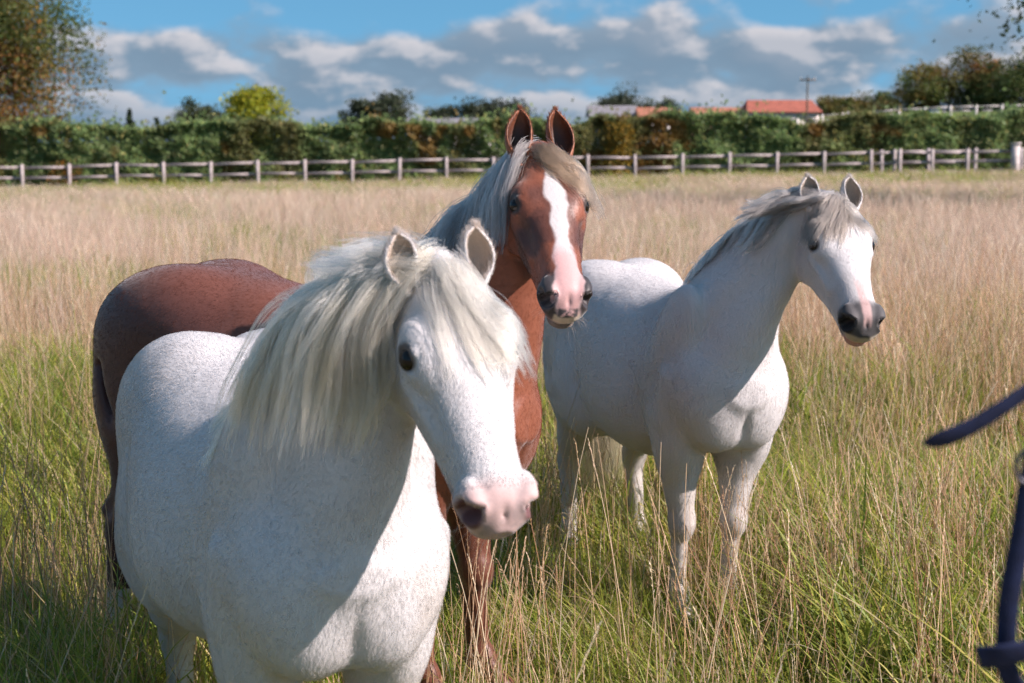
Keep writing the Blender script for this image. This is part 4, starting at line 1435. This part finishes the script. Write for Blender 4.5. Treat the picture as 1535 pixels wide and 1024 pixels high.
def build_grass():
    rg = np.random.default_rng(300)
    P = wedge_points(rg, lambda d: 74 * min(1, (9 / d)) ** 1.35, 1.6, 59.9)
    patch = fbm(P, 0.55, 61, 3)
    n = len(P)
    s = rg.uniform(.7, 1.25, n) * (.72 + .75 * sstep(.35, .65, patch)) * (1 + .5 * sstep(15, 50, P[:, 1]))
    scl = np.stack([s * (1 + .8 * sstep(12, 50, P[:, 1])), s * (1 + .8 * sstep(12, 50, P[:, 1])), s * rg.uniform(.8, 1.2, n) / (1 + .5 * sstep(15, 50, P[:, 1]))], 1)
    scatter('grass', 'short green meadow grass growing under the dry stalks', [tuft_green(400 + k, dead=(.10, .14, .25, .12, .45, .16)[k]) for k in range(6)],
            P, rg.uniform(0, 6.28, n), rg.normal(0, .10, (n, 2)), scl, rg.integers(0, 6, n), MAT['blade'])
    P = wedge_points(rg, lambda d: 88 * min(1, (9.5 / d)) ** .8, 1.6, 59.9)
    patch = fbm(P + 31.0, 0.45, 71, 3)
    keep = rg.random(len(P)) < (.22 + .95 * sstep(.36, .62, patch)) * (.58 + .42 * sstep(6, 16, P[:, 1]))
    bare = np.exp(-(((P[:, 0] + 1.7) / 1.3) ** 2 + ((P[:, 1] - 5.0) / 1.5) ** 2))     # a shorter, greener patch
    keep &= rg.random(len(P)) > .72 * bare
    P = P[keep]; n = len(P)
    s = rg.uniform(.72, 1.12, n); wide = 1 + 1.2 * sstep(14, 50, P[:, 1])
    scl = np.stack([s * wide, s * wide, s * (1 - .36 * sstep(22, 54, P[:, 1]))], 1)
    scatter('dry_grass', 'tall thin dry straw coloured grass stalks with seed heads over the meadow', [tuft_dry(500 + k, k < 5) for k in range(10)],
            P, rg.uniform(0, 6.28, n), rg.normal(0, .09, (n, 2)), scl, np.where(rg.random(n) < sstep(7, 20, P[:, 1]), rg.integers(5, 10, n), rg.integers(0, 5, n)), MAT['stem'])


build_grass()


# ------------------------------------------------------------------ the three horses
def eye_dist(q):
    return np.sqrt(((q[:, 0] - EU) / .058) ** 2 + ((q[:, 1] + .062) / .046) ** 2 + ((np.abs(q[:, 2]) - .196) / .050) ** 2)


def nostril_dist(q):
    return np.sqrt(((q[:, 0] - .938) / .058) ** 2 + ((q[:, 1] + .108) / .050) ** 2 + ((np.abs(q[:, 2]) - .108) / .046) ** 2)


def mixc(a, b, m):
    m = np.asarray(m)[:, None]
    return a * (1 - m) + np.asarray(b, float) * m


def in_head(q):
    return (q[:, 0] > -.1) & (q[:, 0] < 1.1) & (np.abs(q[:, 2]) < .3) & (q[:, 1] > -.6) & (q[:, 1] < .25)


def fin(c, skin):
    return np.concatenate([np.clip(c, .003, .9), skin[:, None]], 1)


def col_front(V, q, inner, earid, H):
    n = len(V); hd = in_head(q)
    c = np.tile(np.array([.59, .57, .562]), (n, 1))
    g = sstep(.46, .72, fbm(V, 4.0, 5, 2)); c = mixc(c, (.46, .44, .435), .45 * g * ~hd)
    c = mixc(c, (.50, .44, .37), .5 * sstep(.75, .45, V[:, 2] / H.s))
    c = mixc(c, (.46, .40, .34), .5 * ~hd * sstep(.58, .74, fbm(V * np.array([.6, 1, 1.3]), 6.0, 87, 3)) * sstep(1.0, .7, V[:, 2] / H.s))
    skin = np.ones(n)
    w = np.abs(q[:, 2])
    m = hd * sstep(.80, .90, q[:, 0] + .06 * (fbm(V, 30, 2) - .5) - .25 * np.maximum(w - .05, 0))
    c = mixc(c, (.50, .325, .30), .85 * m); c = mixc(c, (.30, .24, .235), .55 * m * sstep(.50, .66, fbm(V, 38, 91, 3))); skin -= .7 * m
    lip = hd * sstep(.72, .80, q[:, 0]) * sstep(-.17, -.20, q[:, 1]) * sstep(.98, .93, q[:, 0])
    c = mixc(c, (.36, .28, .27), .7 * lip)
    nd = nostril_dist(q); c = mixc(c, (.13, .055, .055), hd * sstep(1.3, .9, nd)); skin = np.where(hd & (nd < 1.3), .2, skin)
    ed = eye_dist(q); c = mixc(c, (.13, .11, .105), hd * sstep(1.25, .85, ed)); skin = np.where(hd & (ed < 1.1), .2, skin)
    c = np.where((inner > .5)[:, None], np.array([.62, .50, .40]) * (1 - .35 * np.sin(earid * 3.14))[:, None], c)
    hoof = V[:, 2] < .085; c[hoof] = (.16, .14, .12)
    return fin(c, np.where(earid > 0, .2, skin))


def col_chestnut(V, q, inner, earid, H):
    n = len(V); hd = in_head(q)
    c = np.tile(np.array([.225, .072, .038]), (n, 1))
    g = fbm(V, 3.2, 8, 4)[:, None]
    c = c * (.72 + .55 * g)
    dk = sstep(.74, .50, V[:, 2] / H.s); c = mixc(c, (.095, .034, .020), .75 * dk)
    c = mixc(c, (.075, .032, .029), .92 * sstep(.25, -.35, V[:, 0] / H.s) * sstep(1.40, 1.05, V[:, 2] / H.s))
    skin = np.ones(n); w = q[:, 2]; aw = np.abs(w)
    wob = .055 * (fbm(V, 24, 3, 3) - .5)
    # dark face patches either side of the blaze
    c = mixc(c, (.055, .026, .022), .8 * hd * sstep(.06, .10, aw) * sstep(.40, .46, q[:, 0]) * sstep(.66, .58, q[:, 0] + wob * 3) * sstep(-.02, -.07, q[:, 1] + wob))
    c = mixc(c, (.07, .03, .025), .7 * hd * sstep(.52, .62, fbm(V, 8, 33)) * sstep(.2, .3, q[:, 0]))
    # dark grey skin round the nose
    m = hd * sstep(.76, .83, q[:, 0] + wob - .2 * np.maximum(.05 - aw, 0)); c = mixc(c, (.036, .030, .032), m); skin -= .6 * m
    # blaze running down to a pink snip between the nostrils
    hw = np.interp(q[:, 0], [.08, .16, .24, .34, .46, .60, .72, .84, .93, 1.0], [.0, .018, .050, .054, .036, .040, .050, .072, .074, .055])
    cen = np.interp(q[:, 0], [.1, .35, .6, .9], [.004, .006, .012, .004])
    bl = hd * sstep(.012, -.012, np.abs(w - cen) - hw - wob) * sstep(-.13, -.06, q[:, 1] - np.where(q[:, 0] > .8, -.12, 0))
    c = mixc(c, (.53, .49, .48), bl); skin = np.maximum(skin, bl)
    pk = bl * sstep(.62, .74, q[:, 0]); c = mixc(c, (.53, .29, .275), .85 * pk); skin -= .6 * pk
    lipc = hd * sstep(.955, .975, q[:, 0]) * sstep(-.13, -.15, q[:, 1]) * sstep(.072, .06, aw)
    c = mixc(c, (.52, .42, .30), .8 * lipc)
    c = mixc(c, (.06, .055, .06), hd * sstep(.93, .955, q[:, 0]) * sstep(.055, .045, aw) * sstep(-.095, -.11, q[:, 1]) * sstep(-.155, -.14, q[:, 1]) * sstep(.35, .5, fbm(V, 60, 7)))
    low = hd * sstep(-.195, -.215, q[:, 1]) * sstep(.74, .82, q[:, 0]); c = mixc(c, (.11, .075, .07), .85 * low)
    nd = nostril_dist(q); c = mixc(c, (.030, .022, .024), hd * sstep(1.4, 1.0, nd) * np.where(aw < .075, .5, 1)); skin = np.where(hd & (nd < 1.2), .2, skin)
    ed = eye_dist(q); c = mixc(c, (.028, .018, .016), hd * sstep(1.5, .9, ed)); skin = np.where(hd & (ed < 1.1), .2, skin)
    c = np.where((earid > 0)[:, None], np.array([.25, .085, .035]), c)
    c = np.where((inner > .5)[:, None], np.array([.23, .070, .030]) * (1 - .82 * np.sin(np.clip(earid, 0, 1) * 3.14))[:, None], c)
    sock = (V[:, 0] < 0) & (V[:, 2] < .26 + .03 * g[:, 0]); c[sock] = (.55, .51, .48)
    hoof = V[:, 2] < .085; c[hoof] = (.10, .08, .07)
    return fin(c, np.where(earid > 0, .2, skin))


def col_grey(V, q, inner, earid, H):
    n = len(V); hd = in_head(q)
    c = np.tile(np.array([.58, .557, .55]), (n, 1))
    g = sstep(.42, .70, fbm(V, 3.4, 25, 4)); c = mixc(c, (.455, .435, .43), .5 * g * ~hd)
    c = mixc(c, (.46, .41, .35), .5 * sstep(.70, .45, V[:, 2] / H.s))
    c = mixc(c, (.42, .37, .32), .5 * ~hd * sstep(.58, .72, fbm(V * np.array([.6, 1, 1.3]), 5.0, 88, 3)) * sstep(1.0, .7, V[:, 2] / H.s))
    kn = sstep(.09, .0, np.abs(V[:, 2] / H.s - .40)) * (V[:, 0] > 0) * sstep(.4, .6, fbm(V, 14, 4)); c = mixc(c, (.36, .31, .28), .6 * kn)
    skin = np.ones(n); w = q[:, 2]; aw = np.abs(w); wob = .035 * (fbm(V, 24, 6, 3) - .5)
    c = mixc(c, (.46, .43, .42), .5 * hd * sstep(.45, .6, fbm(V, 9, 44)) * sstep(.34, .5, q[:, 0]))
    m = hd * sstep(.78, .86, q[:, 0] + wob + .35 * np.maximum(aw - .06, 0) - .8 * np.maximum(-.17 - q[:, 1], 0))
    c = mixc(c, (.024, .022, .024), .92 * m); skin -= .6 * m
    st = hd * sstep(.036, .018, np.abs(w - .004) + wob * .5) * sstep(.62, .72, q[:, 0]) * sstep(-.10, -.05, q[:, 1]); c = mixc(c, (.55, .36, .335), .7 * st)
    lipc = hd * sstep(.945, .975, q[:, 0]) * sstep(-.135, -.16, q[:, 1]); c = mixc(c, (.48, .40, .29), .85 * lipc)
    low = hd * sstep(-.20, -.222, q[:, 1]) * sstep(.88, .93, q[:, 0]); c = mixc(c, (.50, .25, .20), .85 * low)
    nd = nostril_dist(q); c = mixc(c, (.014, .012, .013), hd * sstep(1.3, .95, nd)); skin = np.where(hd & (nd < 1.3), .2, skin)
    ed = eye_dist(q); c = mixc(c, (.045, .042, .044), hd * sstep(1.35, .9, ed)); skin = np.where(hd & (ed < 1.1), .2, skin)
    c = np.where((inner > .5)[:, None], np.array([.48, .40, .33]) * (1 - .45 * np.sin(earid * 3.14))[:, None], c)
    hoof = V[:, 2] < .085; c[hoof] = (.10, .09, .085)
    return fin(c, np.where(earid > 0, .2, skin))


MAT['coat_white'] = coat_mat('white_coat', 0.10, 0.62, 0.15, 0.20)
MAT['coat_grey'] = coat_mat('grey_coat', 0.15, 0.62, 0.15, 0.0)
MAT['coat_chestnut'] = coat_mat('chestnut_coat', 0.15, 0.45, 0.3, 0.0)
MAT['hair'] = hair_mat('mane_hair')
MAT['fur'] = fur_mat('coat_hair')


def ears_for(H, fwd=0.30, out=0.24, length=0.285, width=0.072, face=(0.35, 1.0, 0.15), base=.118):
    res = []
    for w in (-1, 1):
        b = H.hp(0.055, -0.080, w * (base - .024))
        e = H.M.T @ np.array([-0.95, fwd, w * out])
        fd = H.M.T @ np.array([face[0], face[1], w * face[2]])
        res.append((b, e, fd, (length + .055) * H.L, width * H.L, -w * 0.9))
    return res


def horse_front():
    H = horse_shape((-0.535, 3.46), R(-68), 1.02, 1.0, at(667, 403, 2.80), R(21), R(57), R(0), 0.476, legs={'hr': (.05, .02), 'hl': (.0, -.02)}, lean=R(4), hw=1.15, es=1.18, tuck=.055, fat=1.12, neck_ctrl=.5, crest=1.15)
    H.ln = 1.0
    o = build_horse('horse', H, MAT['coat_white'], col_front, ears_for(H, .34, .34, .180, .070, base=.132), (.016, .009, .006),
                    'white pony with long cream mane and pink muzzle standing in front of the chestnut horse')
    W = (-0.9, -0.1, 0.25)
    mane(H, 'mane', 11000, 440, (.68, .53, .345), MAT['hair'], [.24, .34, .40, .40, .34], -1, .45, .04, .97, wind=(-.10, .02, .01), back=.9, mess=.07, curl=.45, seed=31, spread=.010,
         colr2=(.46, .325, .18), colvar=.22, clump=.92)
    mane(H, 'mane_crest', 1600, 70, (.66, .55, .40), MAT['hair'], [.08, .10, .13, .10], -1, 1.2, .40, .93, mess=.22, wind=(-.14, .0, .07), seed=37, spread=.014, curl=.7, grav=.16)
    forelock(H, 2600, 95, (.66, .56, .42), MAT['hair'], .23, .20, (.05, 0, 0), seed=33, colr2=(.50, .38, .25), bias=.01, spread=.010)
    tail(H, 2500, (.72, .64, .50), MAT['hair'])
    fur(H, 260000, MAT['fur'], .012, .00024, 41, lift=.17)
    ear_fur(H, 9000, MAT['fur'], 42)
    whiskers(H, 26, (.6, .56, .5), MAT['fur'], 43)
    return H


def horse_chestnut():
    H = horse_shape((-0.60, 4.72), R(-30), 1.09, 1.05, at(815, 226, 4.22), R(11), R(46), R(1.5), 0.50,
                    {'fl': (.11, .0), 'fr': (.05, 0), 'hl': (-.06, 0), 'hr': (-.10, 0)}, hw=1.04, es=1.02, fat=.98, neck_ctrl=.5)
    H.ln = 1.05
    o = build_horse('horse', H, MAT['coat_chestnut'], col_chestnut, ears_for(H, .22, .18, .285, .078, (.35, 1.0, .12), .120), (.014, .008, .005),
                    'chestnut horse with white blaze standing between the two white ponies')
    mane(H, 'mane', 5500, 200, (.22, .205, .195), MAT['hair'], [.22, .30, .34, .32, .30], -1, .35, .05, .95, wind=(-.05, 0, 0), back=.75, seed=51, rad=.0007, spread=.012, colr2=(.09, .08, .075), clump=.9)
    forelock(H, 3000, 130, (.17, .108, .062), MAT['hair'], .21, .80, (.12, 0, 0), seed=53, rad=.0006, colr2=(.11, .07, .045), bias=.02)
    tail(H, 2500, (.05, .03, .025), MAT['hair'], wind=(.10, .45, 0))
    fur(H, 150000, MAT['fur'], .010, .00024, 61)
    ear_fur(H, 7000, MAT['fur'], 62)
    whiskers(H, 30, (.42, .36, .32), MAT['fur'], 63)
    return H


def horse_grey():
    H = horse_shape((0.545, 5.68), R(-70), 1.03, 1.0, at(1251, 299, 5.02), R(11), R(46), R(-1), 0.49, lean=R(-2), hw=1.08, es=1.15, tuck=.03, nk=.87, legs={'fl': (.04, -.05), 'fr': (.0, 0.0), 'hl': (.02, .03)}, fat=.93, neck_ctrl=.5)
    H.ln = 1.0
    o = build_horse('horse', H, MAT['coat_grey'], col_grey, ears_for(H, .26, .30, .200, .074, base=.135), (.014, .008, .006),
                    'white pony with short grey mane and dark muzzle standing alone beside the chestnut horse')
    mane(H, 'mane', 3000, 120, (.15, .135, .125), MAT['hair'], [.08, .10, .13, .22, .26], -1, .5, .08, .82, wind=(-.15, 0, 0), seed=71, rad=.0008, spread=.010, colr2=(.27, .23, .195), clump=.9)
    mane(H, 'mane_crest', 1500, 26, (.17, .15, .135), MAT['hair'], [.16, .2, .22], -1, 1.2, .74, 1.0, wind=(-.32, .0, .02), seed=77, rad=.0008, clump=.92, mess=.12, spread=.009, curl=.5, grav=.20, colr2=(.10, .09, .085))
    forelock(H, 2400, 120, (.18, .145, .115), MAT['hair'], .20, -.55, (-.08, 0, 0), seed=73, rad=.0007, colr2=(.10, .085, .075))
    forelock(H, 1300, 70, (.20, .165, .13), MAT['hair'], .18, .75, (.06, 0, 0), seed=74, rad=.0007, colr2=(.13, .11, .095), bias=.03).name = 'forelock_lock'
    tail(H, 5000, (.52, .35, .18), MAT['hair'], .95, wind=(.10, 0, 0), rad=.0006)
    fur(H, 150000, MAT['fur'], .012, .00024, 81)
    ear_fur(H, 7000, MAT['fur'], 82)
    whiskers(H, 26, (.5, .46, .42), MAT['fur'], 83)
    return H


HORSES = [horse_front(), horse_chestnut(), horse_grey()]


# ------------------------------------------------------------------ head collar held beside the camera
def strap(name, pts, width, thick, wdir, mat, parent, tip=0.0):
    """a flat webbing strap along a smooth curve"""
    pts = np.asarray(pts, float)
    t = np.linspace(0, 1, len(pts)); tt = np.linspace(0, 1, 26)
    C = np.stack([np.interp(tt, t, pts[:, i]) for i in range(3)], 1)
    for _ in range(8):
        C[1:-1] = .25 * C[:-2] + .5 * C[1:-1] + .25 * C[2:]
    tan = nrm(np.gradient(C, axis=0)); wd = np.asarray(wdir, float)
    wd = nrm(wd - tan * (tan @ wd)[:, None]); nn = np.cross(tan, wd)
    V, Fq = [], []
    prof = [(-1, -.6), (-.9, -1), (.9, -1), (1, -.6), (1, .6), (.9, 1), (-.9, 1), (-1, .6)]
    for i in range(len(C)):
        k = 1 - tip * max(0, 1 - tt[i] * 9) ** 2.5
        for a, b in prof:
            V.append(C[i] + wd[i] * a * width / 2 * k + nn[i] * b * thick / 2)
    m = len(prof)
    Fq = [tuple([i * m + j, i * m + (j + 1) % m, (i + 1) * m + (j + 1) % m, (i + 1) * m + j]) for i in range(len(C) - 1) for j in range(m)]
    Fq += [tuple(range(m))[::-1], tuple((len(C) - 1) * m + j for j in range(m))]
    return mesh_obj(name, V, Fq, mat, parent, True)


def head_collar():
    root = empty('head_collar', at(1540, 900, 1.5))
    tag(root, 'dark navy webbing head collar and loose strap hanging beside the field', 'head collar')
    inv = np.array(root.location)
    D = 1.5
    A = lambda px, py, dz=0.0: at(px, py, D + dz) - inv
    strap('loose_strap', [A(1384, 665), A(1425, 657), A(1470, 634), A(1520, 600), A(1575, 560), A(1640, 520, .05), A(1690, 560, .08), A(1700, 700, .1), A(1640, 900, .08)], 0.021, .004, (0.1, -.5, 1), MAT['navy_web'], root, .85)
    strap('cheek_strap', [A(1590, 560, .02), A(1556, 660, .01), A(1542, 720), A(1534, 790), A(1518, 860), A(1509, 920), A(1507, 990)], .020, .0045, (1, -.25, 0), MAT['navy_web'], root)
    strap('nose_strap', [A(1466, 986, -.01), A(1500, 984, -.02), A(1545, 974, -.02), A(1620, 955, 0), A(1680, 930, .05)], .026, .005, (0, -.4, 1), MAT['navy_web'], root)
    strap('chin_strap', [A(1504, 985, .01), A(1520, 1030, .01), A(1560, 1070, .02), A(1640, 1080, .05)], .021, .0045, (.8, -.4, .3), MAT['navy_web'], root)
    an = np.linspace(0, 2 * np.pi, 25)
    c = A(1541, 700, -.006)
    v, f = tube(np.stack([c[0] + .012 * np.cos(an), np.full(25, c[1]), c[2] + .016 * np.sin(an)], 1), np.full(25, .0026), 8)
    mesh_obj('buckle', v, f, MAT['metal'], root, True)


head_collar()
